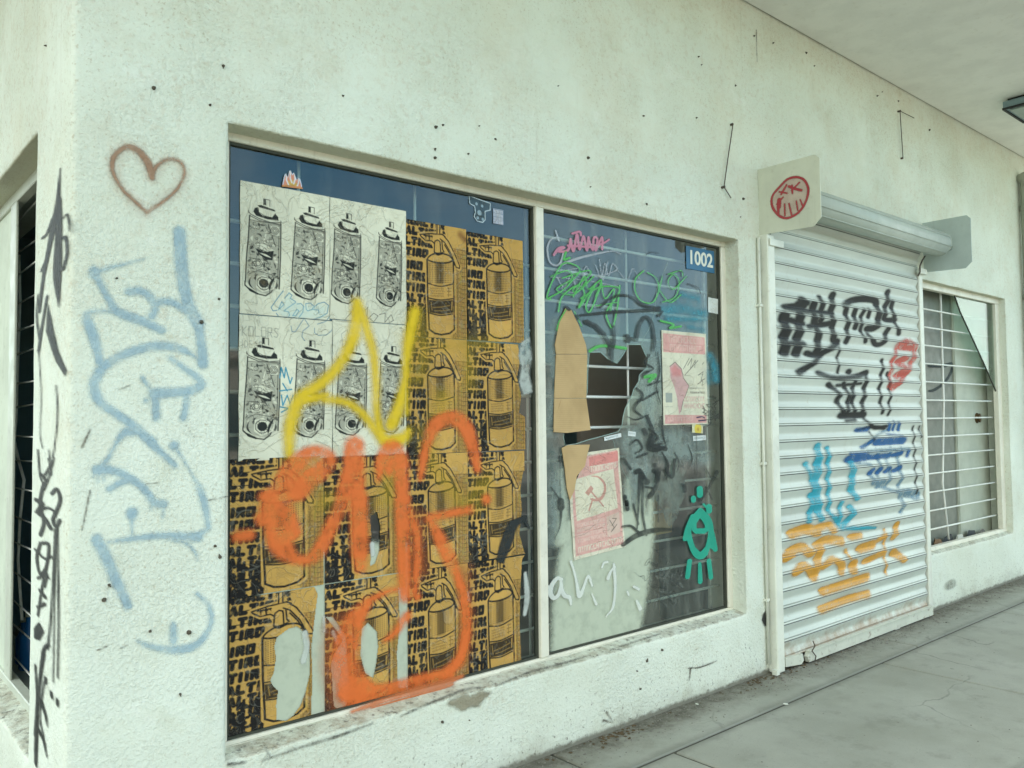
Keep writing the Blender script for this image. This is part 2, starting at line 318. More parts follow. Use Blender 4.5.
# ------------------------------------------------------------------ object helpers
def link(name, me, mat=None, parent=None):
    o = bpy.data.objects.new(name, me); COL.objects.link(o)
    if mat is not None and len(me.materials) == 0: me.materials.append(mat if not isinstance(mat, str) else MT[mat])
    if parent is not None: o.parent = parent
    return o
def empty(name, loc=(0, 0, 0)):
    o = bpy.data.objects.new(name, None); COL.objects.link(o); o.location = loc; o.empty_display_size = .1; return o
def tag(o, label=None, cat=None, group=None, kind=None):
    if label: o['label'] = label
    if cat: o['category'] = cat
    if group: o['group'] = group
    if kind: o['kind'] = kind
    return o
class MB:
    def __init__(s): s.v = []; s.f = []
    def box(s, x0, x1, y0, y1, z0, z1, bev=0.0):
        n = len(s.v)
        if bev <= 0:
            s.v += [(x, y, z) for z in (z0, z1) for y in (y0, y1) for x in (x0, x1)]
            s.f += [tuple(n+i for i in q) for q in ((0, 2, 3, 1), (4, 5, 7, 6), (0, 1, 5, 4), (2, 6, 7, 3), (0, 4, 6, 2), (1, 3, 7, 5))]
            return s
        b = bev; ids = {}
        def V(x, y, z):
            k = (round(x, 6), round(y, 6), round(z, 6))
            if k not in ids: ids[k] = len(s.v); s.v.append((x, y, z))
            return ids[k]
        lo = (x0, y0, z0); hi = (x1, y1, z1)
        def P(ax, side, a, c):   # point on face ax/side, inset corner (a, c)
            o = [0, 0, 0]; o[ax] = hi[ax] if side else lo[ax]
            p, q = [i for i in range(3) if i != ax]
            o[p] = hi[p]-b if a else lo[p]+b; o[q] = hi[q]-b if c else lo[q]+b
            return V(*o)
        for ax in range(3):
            for sd in (0, 1):
                q = [P(ax, sd, 0, 0), P(ax, sd, 1, 0), P(ax, sd, 1, 1), P(ax, sd, 0, 1)]
                if (sd == 0) != (ax == 1): q.reverse()
                s.f.append(tuple(q))
        for ax in range(3):
            p, q = [i for i in range(3) if i != ax]
            for sp in (0, 1):
                for sq in (0, 1):
                    def F(face, fs, other, os_, e):
                        a = [0, 0, 0]; a[face] = hi[face] if fs else lo[face]
                        a[other] = hi[other]-b if os_ else lo[other]+b; a[ax] = hi[ax]-b if e else lo[ax]+b
                        return V(*a)
                    s.f.append((F(p, sp, q, sq, 0), F(p, sp, q, sq, 1), F(q, sq, p, sp, 1), F(q, sq, p, sp, 0)))
        for sx in (0, 1):
            for sy in (0, 1):
                for sz in (0, 1):
                    X = hi[0] if sx else lo[0]; Y = hi[1] if sy else lo[1]; Z = hi[2] if sz else lo[2]
                    xi = X-b if sx else X+b; yi = Y-b if sy else Y+b; zi = Z-b if sz else Z+b
                    s.f.append((V(X, yi, zi), V(xi, Y, zi), V(xi, yi, Z)))
        return s
    def tube(s, pts, r, seg=8, cap=True):
        pts = [Vector(p) for p in pts]; n0 = len(s.v)
        rs = r if isinstance(r, (list, tuple)) else [r]*len(pts)
        up = Vector((.13, .21, .97)); prev = None
        for i, p in enumerate(pts):
            t = (pts[min(i+1, len(pts)-1)]-pts[max(i-1, 0)]).normalized()
            if prev is None:
                a = t.cross(up);
                if a.length < .05: a = t.cross(Vector((1, 0, 0)))
                a.normalize()
            else:
                a = (prev-t*prev.dot(t)).normalized()
            prev = a; b = t.cross(a)
            for k in range(seg):
                an = 2*math.pi*k/seg
                s.v.append(tuple(p+(a*math.cos(an)+b*math.sin(an))*rs[i]))
        for i in range(len(pts)-1):
            for k in range(seg):
                a = n0+i*seg+k; b = n0+i*seg+(k+1) % seg
                s.f.append((a, b, b+seg, a+seg))
        if cap:
            s.f.append(tuple(n0+k for k in range(seg))[::-1]); e = n0+(len(pts)-1)*seg
            s.f.append(tuple(e+k for k in range(seg)))
        return s
    def prism(s, poly, to3, thick):
        """poly: 2-D outline, to3(a, b, t) maps to space, t in (0, thick)"""
        n = len(s.v); k = len(poly)
        s.v += [tuple(to3(a, b, 0)) for a, b in poly]+[tuple(to3(a, b, thick)) for a, b in poly]
        s.f.append(tuple(range(n, n+k))); s.f.append(tuple(range(n+2*k-1, n+k-1, -1)))
        for i in range(k):
            j = (i+1) % k; s.f.append((n+i, n+k+i, n+k+j, n+j))
        return s
    def build(s, name, mat, parent=None, smooth=False):
        me = bpy.data.meshes.new(name); me.from_pydata(s.v, [], s.f); me.update()
        import bmesh
        bm = bmesh.new(); bm.from_mesh(me); bmesh.ops.recalc_face_normals(bm, faces=bm.faces); bm.to_mesh(me); bm.free()
        if smooth: me.polygons.foreach_set('use_smooth', [True]*len(me.polygons))
        return link(name, me, mat, parent)
def grid_mesh(name, P, keep=None, attrs=None, smooth=True):
    """P: (ny, nx, 3) array; keep: (ny-1, nx-1) bool"""
    ny, nx = P.shape[:2]
    idx = np.arange(ny*nx).reshape(ny, nx)
    q = np.stack([idx[:-1, :-1], idx[:-1, 1:], idx[1:, 1:], idx[1:, :-1]], -1)
    q = q[keep] if keep is not None else q.reshape(-1, 4)
    used = np.unique(q); remap = -np.ones(ny*nx, int); remap[used] = np.arange(len(used)); q = remap[q]
    me = bpy.data.meshes.new(name)
    me.vertices.add(len(used)); me.vertices.foreach_set('co', P.reshape(-1, 3)[used].astype(np.float32).ravel())
    me.loops.add(q.size); me.loops.foreach_set('vertex_index', q.ravel().astype(np.int32))
    me.polygons.add(len(q)); me.polygons.foreach_set('loop_start', (np.arange(len(q))*4).astype(np.int32))
    me.update(calc_edges=True)
    if smooth: me.polygons.foreach_set('use_smooth', [True]*len(q))
    for k, a in (attrs or {}).items():
        if a.ndim == 2:
            at = me.attributes.new(k, 'FLOAT', 'POINT'); at.data.foreach_set('value', a.reshape(-1)[used].astype(np.float32))
        else:
            at = me.attributes.new(k, 'FLOAT_COLOR', 'POINT')
            c = np.ones((len(used), 4), np.float32); c[:, :3] = a.reshape(-1, 3)[used]
            at.data.foreach_set('color', c.ravel())
    me.validate()
    return me

# ------------------------------------------------------------------ 2-D drawing
def spline(pts, n=8):
    """Catmull-Rom through rows of pts (x, y, w ...)"""
    p = np.array(pts, float)
    if len(p) < 3: return p
    q = np.vstack([2*p[0]-p[1], p, 2*p[-1]-p[-2]]); o = []
    for i in range(1, len(q)-2):
        for t in np.arange(n)/n:
            a, b, c, d = q[i-1], q[i], q[i+1], q[i+2]
            o.append(.5*((2*b)+(c-a)*t+(2*a-5*b+4*c-d)*t*t+(3*b-a-3*c+d)*t**3))
    o.append(p[-1]); return np.array(o)
def cov_stroke(A, x0, y0, res, pts, soft, alpha=1.0, rmin=0.0):
    """max-blend capsule chain pts (x, y, radius) into coverage array A whose [j, i] sits at x0+i*res, y0+j*res"""
    ny, nx = A.shape
    p = np.asarray(pts, float)
    if len(p) == 1: p = np.vstack([p, p+[[1e-6, 0, 0]]])
    for a, b in zip(p[:-1], p[1:]):
        R = max(a[2], b[2])+soft
        i0 = max(0, int((min(a[0], b[0])-R-x0)/res)); i1 = min(nx, int((max(a[0], b[0])+R-x0)/res)+2)
        j0 = max(0, int((min(a[1], b[1])-R-y0)/res)); j1 = min(ny, int((max(a[1], b[1])+R-y0)/res)+2)
        if i1 <= i0 or j1 <= j0: continue
        X = x0+np.arange(i0, i1)*res; Y = (y0+np.arange(j0, j1)*res)[:, None]
        dx, dy = b[0]-a[0], b[1]-a[1]; l2 = dx*dx+dy*dy+1e-12
        t = np.clip(((X-a[0])*dx+(Y-a[1])*dy)/l2, 0, 1)
        d = np.hypot(X-a[0]-t*dx, Y-a[1]-t*dy); r = a[2]+(b[2]-a[2])*t
        c = np.clip((r-d)/soft+.5, 0, 1)*alpha
        A[j0:j1, i0:i1] = np.maximum(A[j0:j1, i0:i1], c)
def cov_poly(A, x0, y0, res, poly, soft, alpha=1.0):
    ny, nx = A.shape; p = np.asarray(poly, float)[:, :2]
    i0 = max(0, int((p[:, 0].min()-soft-x0)/res)); i1 = min(nx, int((p[:, 0].max()+soft-x0)/res)+2)
    j0 = max(0, int((p[:, 1].min()-soft-y0)/res)); j1 = min(ny, int((p[:, 1].max()+soft-y0)/res)+2)
    if i1 <= i0 or j1 <= j0: return
    X = (x0+np.arange(i0, i1)*res)[None, :]; Y = (y0+np.arange(j0, j1)*res)[:, None]
    ins = np.zeros((j1-j0, i1-i0), bool); D = np.full(ins.shape, 1e9)
    for a, b in zip(p, np.roll(p, -1, 0)):
        cnd = (a[1] > Y) != (b[1] > Y)
        xx = (b[0]-a[0])*(Y-a[1])/(b[1]-a[1]+1e-15)+a[0]
        ins ^= cnd & (X < xx)
        dx, dy = b[0]-a[0], b[1]-a[1]; l2 = dx*dx+dy*dy+1e-12
        t = np.clip(((X-a[0])*dx+(Y-a[1])*dy)/l2, 0, 1)
        D = np.minimum(D, np.hypot(X-a[0]-t*dx, Y-a[1]-t*dy))
    c = np.clip(np.where(ins, D, -D)/soft+.5, 0, 1)*alpha
    A[j0:j1, i0:i1] = np.maximum(A[j0:j1, i0:i1], c)

class Canvas:
    """a printed sheet: metres, x right, y down from the top left corner"""
    def __init__(s, w, h, res, col):
        s.w, s.h = w, h; s.nx = int(round(w/res))+1; s.ny = int(round(h/res))+1; s.res = w/(s.nx-1)
        s.rgb = np.ones((s.ny, s.nx, 3))*np.array(col); s.a = np.ones((s.ny, s.nx))
    def _ink(s, A, col):
        s.rgb = s.rgb*(1-A[..., None])+np.array(col)*A[..., None]
    def stroke(s, pts, w, col, soft=None, alpha=1.0, smooth=False, closed=False):
        p = np.array(pts, float)
        if closed: p = np.vstack([p, p[:1]])
        if p.shape[1] == 2: p = np.hstack([p, np.full((len(p), 1), w/2)])
        if smooth: p = spline(p)
        A = np.zeros((s.ny, s.nx)); cov_stroke(A, 0, 0, s.res, p, soft or s.res, alpha); s._ink(A, col)
    def strokes(s, many, w, col, soft=None, alpha=1.0):
        A = np.zeros((s.ny, s.nx))
        for pts in many:
            p = np.array(pts, float); p = np.hstack([p[:, :2], np.full((len(p), 1), w/2)])
            cov_stroke(A, 0, 0, s.res, p, soft or s.res, alpha)
        s._ink(A, col)
    def poly(s, poly, col, soft=None, alpha=1.0):
        A = np.zeros((s.ny, s.nx)); cov_poly(A, 0, 0, s.res, poly, soft or s.res, alpha); s._ink(A, col)
    def cut(s, poly):
        A = np.zeros((s.ny, s.nx)); cov_poly(A, 0, 0, s.res, poly, s.res*.5); s.a = np.minimum(s.a, 1-A)
    def keep_only(s, poly):
        A = np.zeros((s.ny, s.nx)); cov_poly(A, 0, 0, s.res, poly, s.res*.5); s.a = np.minimum(s.a, A)
    def mesh(s, name, wave=.0012, seed=0, warp=0.0):
        x = np.linspace(-s.w/2, s.w/2, s.nx); z = np.linspace(0, -s.h, s.ny)
        P = np.zeros((s.ny, s.nx, 3)); P[..., 0] = x[None]; P[..., 2] = z[:, None]
        n1 = np.sin(x[None]*23+seed)*np.sin(z[:, None]*17+seed*2)+.6*np.sin(x[None]*51-z[:, None]*37+seed)
        P[..., 1] = -(.5+.5*n1/1.6)*wave
        a = s.a > .5; keep = a[:-1, :-1] & a[1:, :-1] & a[:-1, 1:] & a[1:, 1:]
        # ragged hand-cut edge
        e = warp*np.sin(z[:, None]*31+seed); P[..., 0] += e*np.abs(x[None]/(s.w/2))**6
        return grid_mesh(name, P, keep, {'ink': s.rgb})
GL = {  # stroke letters in a 1 x 1 box, y down
 'A': [[(0, 1), (.5, 0), (1, 1)], [(.2, .68), (.8, .68)]], 'L': [[(0, 0), (0, 1), (.9, 1)]], 'T': [[(0, 0), (1, 0)], [(.5, 0), (.5, 1)]],
 'I': [[(.5, 0), (.5, 1)]], 'R': [[(0, 1), (0, 0), (.85, 0), (.9, .5), (0, .5)], [(.45, .5), (.95, 1)]], 'O': [[(0, 0), (1, 0), (1, 1), (0, 1), (0, 0)]],
 'K': [[(0, 0), (0, 1)], [(.9, 0), (0, .55), (.9, 1)]], 'C': [[(1, .1), (.6, 0), (0, .3), (0, .7), (.6, 1), (1, .9)]],
 'S': [[(.95, .08), (.3, 0), (.05, .25), (.9, .7), (.6, 1), (0, .92)]], 'E': [[(.9, 0), (0, 0), (0, 1), (.9, 1)], [(0, .5), (.7, .5)]],
 'N': [[(0, 1), (0, 0), (1, 1), (1, 0)]], 'D': [[(0, 0), (0, 1), (.7, .9), (1, .5), (.7, .1), (0, 0)]], ' ': []}
def word(txt, x, y, lw, lh, gap, slant=0.0):
    o = []
    for i, ch in enumerate(txt):
        for st in GL.get(ch, []):
            wv = lw*(.35 if ch == 'I' else 1)
            o.append([(x+a*wv+(1-b)*slant, y+b*lh) for a, b in st])
        x += (lw*(.35 if ch == 'I' else 1))+gap
    return o

# ------------------------------------------------------------------ the building
shop = tag(empty('shop_building', (CX, 0, 0)), 'white stuccoed corner shop with poster covered window and roller shutter under a canopy', 'building')
def child(o, parent=shop):
    o.parent = parent
    base = Vector((0, 0, 0)); p = parent
    while p is not None: base += p.location; p = p.parent
    o.location = -base if parent is shop else o.location
    return o
def part(mb, name, mat, parent=shop, smooth=False):
    return child(mb.build(name, mat, None, smooth), parent)
def linkp(name, me, mat, parent=shop):
    return child(link(name, me, mat), parent)

def wob(p, amp=.0035):
    v = mnoise.noise_vector(Vector((p[0]*3.1, p[1]*3.1+7, p[2]*3.1)))*amp + mnoise.noise_vector(Vector((p[0]*14, p[1]*14+3, p[2]*14)))*amp*.35
    return v
def breaks(a, b, marks, step):
    ks = sorted({a, b, *[m for m in marks if a < m < b]}); o = []
    for p, q in zip(ks[:-1], ks[1:]):
        n = max(1, int(round((q-p)/step))); o += [p+(q-p)*i/n for i in range(n)]
    return o+[b]
OPEN = [W1, SH, W3]
def edge_push(x, z):
    d = 9
    for a, b, c, e in OPEN:
        dx = max(a-x, 0, x-b); dz = max(c-z, 0, z-e); d = min(d, math.hypot(dx, dz))
    return max(0, 1-d/.016)
def wall_y(x, z):
    w = wob((x, 0, z))
    s_ = min(.022, x-CX); r = .022-math.sqrt(max(0, .022**2-(.022-s_)**2))
    return w.y*(1-r/.022)+.005*edge_push(x, z)+r
V = []; F = []; VI = {}
def vid(p):
    k = (round(p[0], 5), round(p[1], 5), round(p[2], 5))
    if k not in VI: VI[k] = len(V); V.append(p)
    return VI[k]
mx = []; mz = []
for a, b, c, e in OPEN:
    mx += [a, a-.012, a-.03, b, b+.012, b+.03]; mz += [c, c-.012, c-.03, e, e+.012, e+.03]
xs = breaks(CX, XEND, mx+[CX+.001, CX+.003, CX+.007, CX+.012, CX+.022], .045); zs = breaks(0, ZC+.4, [m for m in mz if m > 0.001], .045)
def inside(x, z): return any(a < x < b and c < z < e for a, b, c, e in OPEN)
def fp(x, z):
    w = wob((x, 0, z)); return (x+w.x, wall_y(x, z), z+w.z*(1 if z > .01 else 0))
for i in range(len(xs)-1):
    for j in range(len(zs)-1):
        if inside((xs[i]+xs[i+1])/2, (zs[j]+zs[j+1])/2): continue
        F.append(tuple(vid(fp(x, z)) for x, z in ((xs[i], zs[j]), (xs[i+1], zs[j]), (xs[i+1], zs[j+1]), (xs[i], zs[j+1]))))
def reveal(o, depth, slope=0.0):
    a, b, c, e = o
    ds = [0, .008, .018, .04, .07, depth] if depth > .08 else [0, .008, .018, depth]
    def q(x, z, d, nx, nz):
        w = wob((x, 0, z)); k = .005*max(0, 1-d/.016)
        f = 1-min(1, d/max(depth, .001))*.6
        return (x+w.x*f-nx*k, wall_y(x, z)*(1-min(1, d/.05)) + d, z+w.z*f-nz*k + (slope*d if nz > 0 else 0))
    XS = [x for x in xs if a-1e-6 <= x <= b+1e-6]; ZS = [z for z in zs if c-1e-6 <= z <= e+1e-6]
    for (line, vert, nx, nz) in ((ZS, a, 1, 0), (ZS, b, -1, 0), (XS, c, 0, 1), (XS, e, 0, -1)):
        if nz > 0 and c <= 0.001: continue
        for t0, t1 in zip(line[:-1], line[1:]):
            for d0, d1 in zip(ds[:-1], ds[1:]):
                if nx: qs = [(vert, t0, d0), (vert, t1, d0), (vert, t1, d1), (vert, t0, d1)]
                else: qs = [(t0, vert, d0), (t1, vert, d0), (t1, vert, d1), (t0, vert, d1)]
                F.append(tuple(vid(fp(x, z)) if d == 0 else vid(q(x, z, d, nx, nz)) for x, z, d in qs))
reveal(W1, .14, .16); reveal(SH, .12); reveal(W3, .09, .2)
# side wall
YE = 9.0
ys = breaks(.022, YE, [.045, SW[0], SW[0]-.012, SW[1], SW[1]+.012, 1.5], .05)
zs2 = breaks(0, ZC+.4, [SW[2], SW[2]-.012, SW[3], SW[3]+.012], .05)
def side_x(y, z):
    w = wob((CX, y, z))
    dy = max(SW[0]-y, 0, y-SW[1]); dz = max(SW[2]-z, 0, z-SW[3]); e = max(0, 1-math.hypot(dy, dz)/.016)
    return CX+w.x+.005*e
def sp_(y, z):
    if y < .0221:
        return fp(CX, z)
    w = wob((CX, y, z)); return (side_x(y, z), y+w.y, z+w.z*(1 if z > .01 else 0))
for i in range(len(ys)-1):
    for j in range(len(zs2)-1):
        ym = (ys[i]+ys[i+1])/2; zm = (zs2[j]+zs2[j+1])/2
        if SW[0] < ym < SW[1] and SW[2] < zm < SW[3]: continue
        F.append(tuple(vid(sp_(y, z)) for y, z in ((ys[i+1], zs2[j]), (ys[i], zs2[j]), (ys[i], zs2[j+1]), (ys[i+1], zs2[j+1]))))
YS_ = [y for y in ys if SW[0]-1e-6 <= y <= SW[1]+1e-6]; ZS_ = [z for z in zs2 if SW[2]-1e-6 <= z <= SW[3]+1e-6]
for (line, vert, kind) in ((ZS_, SW[0], 'y'), (ZS_, SW[1], 'y'), (YS_, SW[2], 'z'), (YS_, SW[3], 'z')):
    for t0, t1 in zip(line[:-1], line[1:]):
        ds = [0, .012, .05, .13]
        for d0, d1 in zip(ds[:-1], ds[1:]):
            def q(t, d):
                y, z = (vert, t) if kind == 'y' else (t, vert)
                if d == 0: return sp_(y, z)
                w = wob((CX, y, z)); return (CX+d, y+w.y, z+w.z+(.16*d if vert == SW[2] and kind == 'z' else 0))
            F.append(tuple(vid(q(t, d)) for t, d in ((t0, d0), (t1, d0), (t1, d1), (t0, d1))))
me = bpy.data.meshes.new('wall'); me.from_pydata(V, [], F); me.update()
import bmesh
bm = bmesh.new(); bm.from_mesh(me); bmesh.ops.recalc_face_normals(bm, faces=bm.faces); bm.to_mesh(me); bm.free()
me.polygons.foreach_set('use_smooth', [True]*len(me.polygons))
wall = linkp('wall', me, 'stucco')

# canopy, roof and the dark room behind the glass
part(MB().box(CX-.012, XEND+.5, -2.15, -.012, ZC, ZC+.32).box(CX-1.9, CX-.013, -2.15, YE, ZC, ZC+.32).box(CX-.35, 6.94, .012, YE, ZC+.4, ZC+.52).box(9.69, XEND+.5, .012, YE, ZC+.4, ZC+.52).box(6.94, 9.69, 2.69, YE, ZC+.4, ZC+.52).box(CX-.35, XEND+.5, -.25, .012, ZC+.325, ZC+.52), 'canopy', 'soffit')  # second box: unseen side wing, added to shade the side wall
rm = MB()
rm.v += [(CX+.32, .30, .02), (XEND, .30, .02), (XEND, 4.6, .02), (CX+.32, 4.6, .02), (CX+.32, .30, 3.1), (XEND, .30, 3.1), (XEND, 4.6, 3.1), (CX+.32, 4.6, 3.1)]
rm.f += [(2, 3, 7, 6), (1, 2, 6, 5)]
part(rm, 'interior_wall', 'room')
part(MB().box(CX+.05, 6.99, .30, 4.6, 3.1, 3.2).box(6.99, XEND, 2.6, 4.6, 3.1, 3.2).box(9.6, XEND, .30, 2.6, 3.1, 3.2), 'interior_ceiling', 'room')
part(MB().box(6.95, 7.03, .3, 2.6, 3.2, ZC+.6).box(9.6, 9.68, .3, 2.6, 3.2, ZC+.6).box(6.95, 9.68, 2.6, 2.68, 3.2, ZC+.6), 'added_light_well', 'room')  # unseen shaft under a roof opening, added to brighten the far room
part(MB().box(CX+.05, XEND, .05, 4.6, -.2, .02), 'interior_floor', 'room_floor')
part(MB().box(CX+.02, XEND, .02, .30, 3.1, 3.16), 'interior_lintel', 'room')
part(MB().box(5.2, 5.3, .3, 4.5, .02, 3.1).box(6.85, 6.92, .13, 4.5, .02, 3.1), 'partition_wall', 'room')
# inner half of the wall thickness (jambs seen through the glass)
for bx in ((W1[1], 4.69, .15, .285, .02, 3.1), (CX+.14, W1[0]-.002, .15, .285, .02, 3.1), (W1[0], W1[1], .15, .285, .02, W1[2]-.01), (W1[0], W1[1], .15, .285, W1[3]+.01, 3.1), (8.92, 9.4, .11, .2, .02, 3.1), (6.935, 8.915, .11, .2, .02, W3[2]-.01), (6.935, 8.915, .11, .2, W3[3]+.01, 3.1)):
    part(MB().box(*bx), 'inner_jamb', 'inner')
for bx in ((CX+.14, CX+.315, .29, SW[0]-.003, .02, 3.1), (CX+.14, CX+.315, SW[0], SW[1], .02, SW[2]-.005), (CX+.14, CX+.315, SW[0], SW[1], SW[3]+.005, 3.1), (CX+.14, CX+.315, SW[1]+.003, YE, .02, 3.1)):
    part(MB().box(*bx), 'inner_jamb', 'inner')

# ------------------------------------------------------------------ front shop window
fr = MB(); Y0, Y1 = .098, .150
a, b, c, e = W1
fr.box(a-.01, b+.01, Y0, Y1, e-.030, e+.012, .004)               # head
fr.box(a-.01, a+.045, Y0+.001, Y1-.001, c+.0285, e-.0305, .004)
fr.box(b-.042, b+.012, Y0+.001, Y1-.001, c+.0285, e-.0305, .004)
fr.box(2.776, 2.830, Y0-.006, Y1-.001, c+.029, e-.0305, .004)     # mullion
fr.box(a-.01, b+.01, Y0, Y1, c-.01, c+.028, .004)                # bottom rail
fr.box(a+.0, b, Y0-.012, Y0-.0005, c+.0, c+.015, .003)
win = part(fr, 'window', 'frame'); win['label'] = 'large two pane shop window covered in posters and tags'
gs = MB()
for x0, x1 in ((a+.045, 2.776), (2.830, b-.042)):
    z0, z1 = c+.0285, e-.0305
    gs.box(x0, x1, .112, .132, z1-.011, z1).box(x0, x1, .112, .132, z0, z0+.01).box(x0, x0+.009, .112, .132, z0+.01, z1-.011).box(x1-.012, x1, .112, .132, z0+.01, z1-.011)
child(gs.build('gasket', 'gasket'), win)
def pane(name, x0, x1, z0, z1, y, mat, parent, hole=None, th=.004):
    """a sheet of glass; hole = outline (x, z) cut out through it"""
    import bmesh
    bm = bmesh.new()
    o = [bm.verts.new((x, y, z)) for x, z in ((x0, z0), (x1, z0), (x1, z1), (x0, z1))]
    ed = [bm.edges.new((o[i], o[(i+1) % 4])) for i in range(4)]
    if hole:
        h = [bm.verts.new((x, y, z)) for x, z in hole]
        ed += [bm.edges.new((h[i], h[(i+1) % len(h)])) for i in range(len(h))]
        bmesh.ops.triangle_fill(bm, use_beauty=True, use_dissolve=False, edges=ed)
    else: bm.faces.new(o)
    me = bpy.data.meshes.new(name); bm.to_mesh(me); bm.free()
    return linkp(name, me, mat, parent)
def zpts(pts, ox, oy, sc): return [(ox+p[0]/sc, oy+p[1]/sc)+tuple(p[2:]) for p in pts]
def XZ(pts, y): return [tuple(pt(u, v, 1, y)[[0, 2]]) for u, v in pts]
def childw(o, par):
    o.parent = par; return o
pane('pane', a+.045, 2.776, c+.028, e-.030, YG, 'glass', win)
hole = XZ(zpts([(212, 252), (265, 250), (300, 282), (345, 305), (364, 278), (388, 240), (392, 214), (460, 214), (478, 255), (496, 288), (488, 325), (452, 360), (449, 392), (424, 430), (418, 455), (396, 498), (385, 520),
                      (374, 562), (370, 600), (352, 632), (280, 652), (205, 672), (150, 690), (97, 698), (88, 660), (92, 630), (150, 622), (207, 614), (198, 550), (190, 490), (203, 440), (205, 340)], 545, 300, 4.8), YG)
pr = pane('pane', 2.830, b-.042, c+.028, e-.030, YG, 'glass_r', win, hole); pr['label'] = 'broken right hand pane with a jagged hole'
he = MB().tube([(x, YG-.0005, z) for x, z in hole+hole[:1]], .0024, 5, False)
child(he.build('glass_edge', mat_flat('glass_edge_green', (.30, .42, .37), .15), None, True), win)
for ck in ([(589, 352), (577, 338), (571, 312)], [(641, 345), (652, 322), (657, 290), (668, 262)], [(648, 361), (668, 352), (688, 356)], [(565, 446), (556, 468), (552, 500)], [(613, 438), (622, 470), (640, 500), (643, 540)]):
    q = []
    for (u0, v0), (u1, v1) in zip(ck[:-1], ck[1:]):
        q += [(u0+(u1-u0)*t+random.uniform(-.6, .6), v0+(v1-v0)*t+random.uniform(-.6, .6)) for t in (0, .33, .66)]
    child(MB().tube([(x, YG-.0006, z) for x, z in XZ(q+[ck[-1]], YG)], .0011, 4).build('glass_crack', bpy.data.materials['glass_edge_green']), win)
# security grille behind the glass
gr = MB(); gy = .205
z0 = pt(600, 397, 1, gy)[2]; zz = z0-8*.168
while zz < 2.66:
    if zz > .5: gr.tube([(1.17 if zz < 2.45 else 2.9, gy, zz), (4.395, gy, zz)], .0085, 6)
    zz += .168
for gx in (1.55, 2.13, pt(528, 300, 1, gy)[0], pt(630, 400, 1, gy)[0], 4.33): gr.tube([(gx, gy+.013, .41), (gx, gy+.013, 2.69)], .007, 6)
child(gr.build('security_grille', 'grille', None, True), win)

# ------------------------------------------------------------------ roller shutter
PITCH_, Z00 = .105, .07
def sh_y_np(z):
    t = ((z-Z00)/PITCH_) % 1.0
    v = 1-np.abs(2*t-1)                         # 0 at the joints, 1 in the middle of the slat
    y = -.047+.0225*(v*.72+.28*np.sin(np.pi*np.clip(t, 0, 1)))
    y = np.where((t < .03) | (t > .988), y+.013, y)
    return np.where((t > .13) & (t < .165), y+.006, y)
XS0, XS1, ZTOP = 4.71, 6.846, 2.80
zl = []
k = 0
tt = [0, .012, .029, .031, .08, .129, .131, .164, .166, .2, .3, .4, .5, .6, .7, .8, .87, .93, .965, .986, .990]
while Z00+k*PITCH_ < ZTOP:
    zl += [Z00+(k+t)*PITCH_ for t in tt]; k += 1
zl = np.array([z for z in zl if z < ZTOP])
prof = [(float(sh_y_np(np.array(z))), float(z)) for z in zl]
# the curtain leans out and winds onto the drum
DY, DZ, DR = -.205, 2.968, .097
yt, zt = prof[-1]
for t in np.linspace(0, 1, 64)[1:]:
    an = math.pi*1.02
    p0 = np.array([yt, zt]); p1 = np.array([yt-.01, zt+.06]); p2 = np.array([DY+.10, DZ+.04])
    q = (1-t)**2*p0+2*t*(1-t)*p1+t*t*p2
    rb_ = abs(math.sin(t*math.pi*3.2)); prof.append((q[0]-.010*(1-rb_)+(.007 if rb_ < .10 else 0), q[1]))
xx = np.linspace(XS0, XS1, 24)
P = np.zeros((len(prof), len(xx), 3))
for j, (y, z) in enumerate(prof):
    P[j, :, 0] = xx; P[j, :, 1] = y+.004*np.sin(xx*2.3+z*1.7)*np.sin((xx-XS0)/(XS1-XS0)*np.pi); P[j, :, 2] = z
shut = linkp('roller_shutter', grid_mesh('roller_shutter', P), 'shutter'); shut['label'] = 'closed white corrugated roller shutter sprayed with tags'
def shp(m, name, mat, smooth=False): return child(m.build(name, mat, None, smooth), shut)
# bottom bar with a torn corner
bb = MB(); 
bb.prism([(4.97, .012), (6.857, .012), (6.857, .078), (4.98, .078), (4.955, .05)], lambda x, z, t: (x, -.075+t, z), .028)
bb.prism([(4.97, .0785), (6.857, .0785), (6.857, .086), (4.97, .086)], lambda x, z, t: (x, -.085+t, z), .03)
shp(bb, 'bottom_bar', 'bar')
shp(MB().prism([(4.715, .03), (4.90, .01), (4.93, .03), (4.915, .075), (4.715, .085)], lambda x, z, t: (x, -.062+t, z), .02), 'torn_end_plate', 'bar')
for x0, x1, yy in ((4.625, 4.708, -.062), (6.86, 6.928, -.048)):
    g = MB().box(x0, x1, yy, .004, .004, 2.765, .006)
    if x0 < 5: g.box(x0-.035, x0-.001, yy-.012, yy+.02, .004, .035).box(x0+.012, x1+.09, yy-.012, yy-.0015, 2.69, 2.735, .003)
    else: g.box(x0-.04, x1+.02, yy-.03, yy-.0015, 2.745, 2.79, .004)
    shp(g, 'guide_rail', 'trim')
def bracket(x, y1, z0, z1, mat):
    m = MB()
    m.prism([(0, z0), (y1+.05, z0-.012), (y1, z0+.035), (y1, z1-.03), (y1+.03, z1), (0, z1)], lambda y, z, t: (x+t, y, z), .006)
    return shp(m, 'end_bracket', mat)
brk = bracket(4.630, -.425, 2.765, 3.19, 'bracket')
br2 = bracket(7.07, -.375, 2.79, 3.205, 'bracket_shade')
dm = MB(); seg = 40
def ring(r0, x):
    o = []
    for i in range(seg):
        an = 2*math.pi*i/seg; r = r0
        o.append((x, DY+r*math.cos(an), DZ+r*math.sin(an)))
    return o
n0 = 0
for x in (4.64, 6.87): dm.v += ring(DR, x)
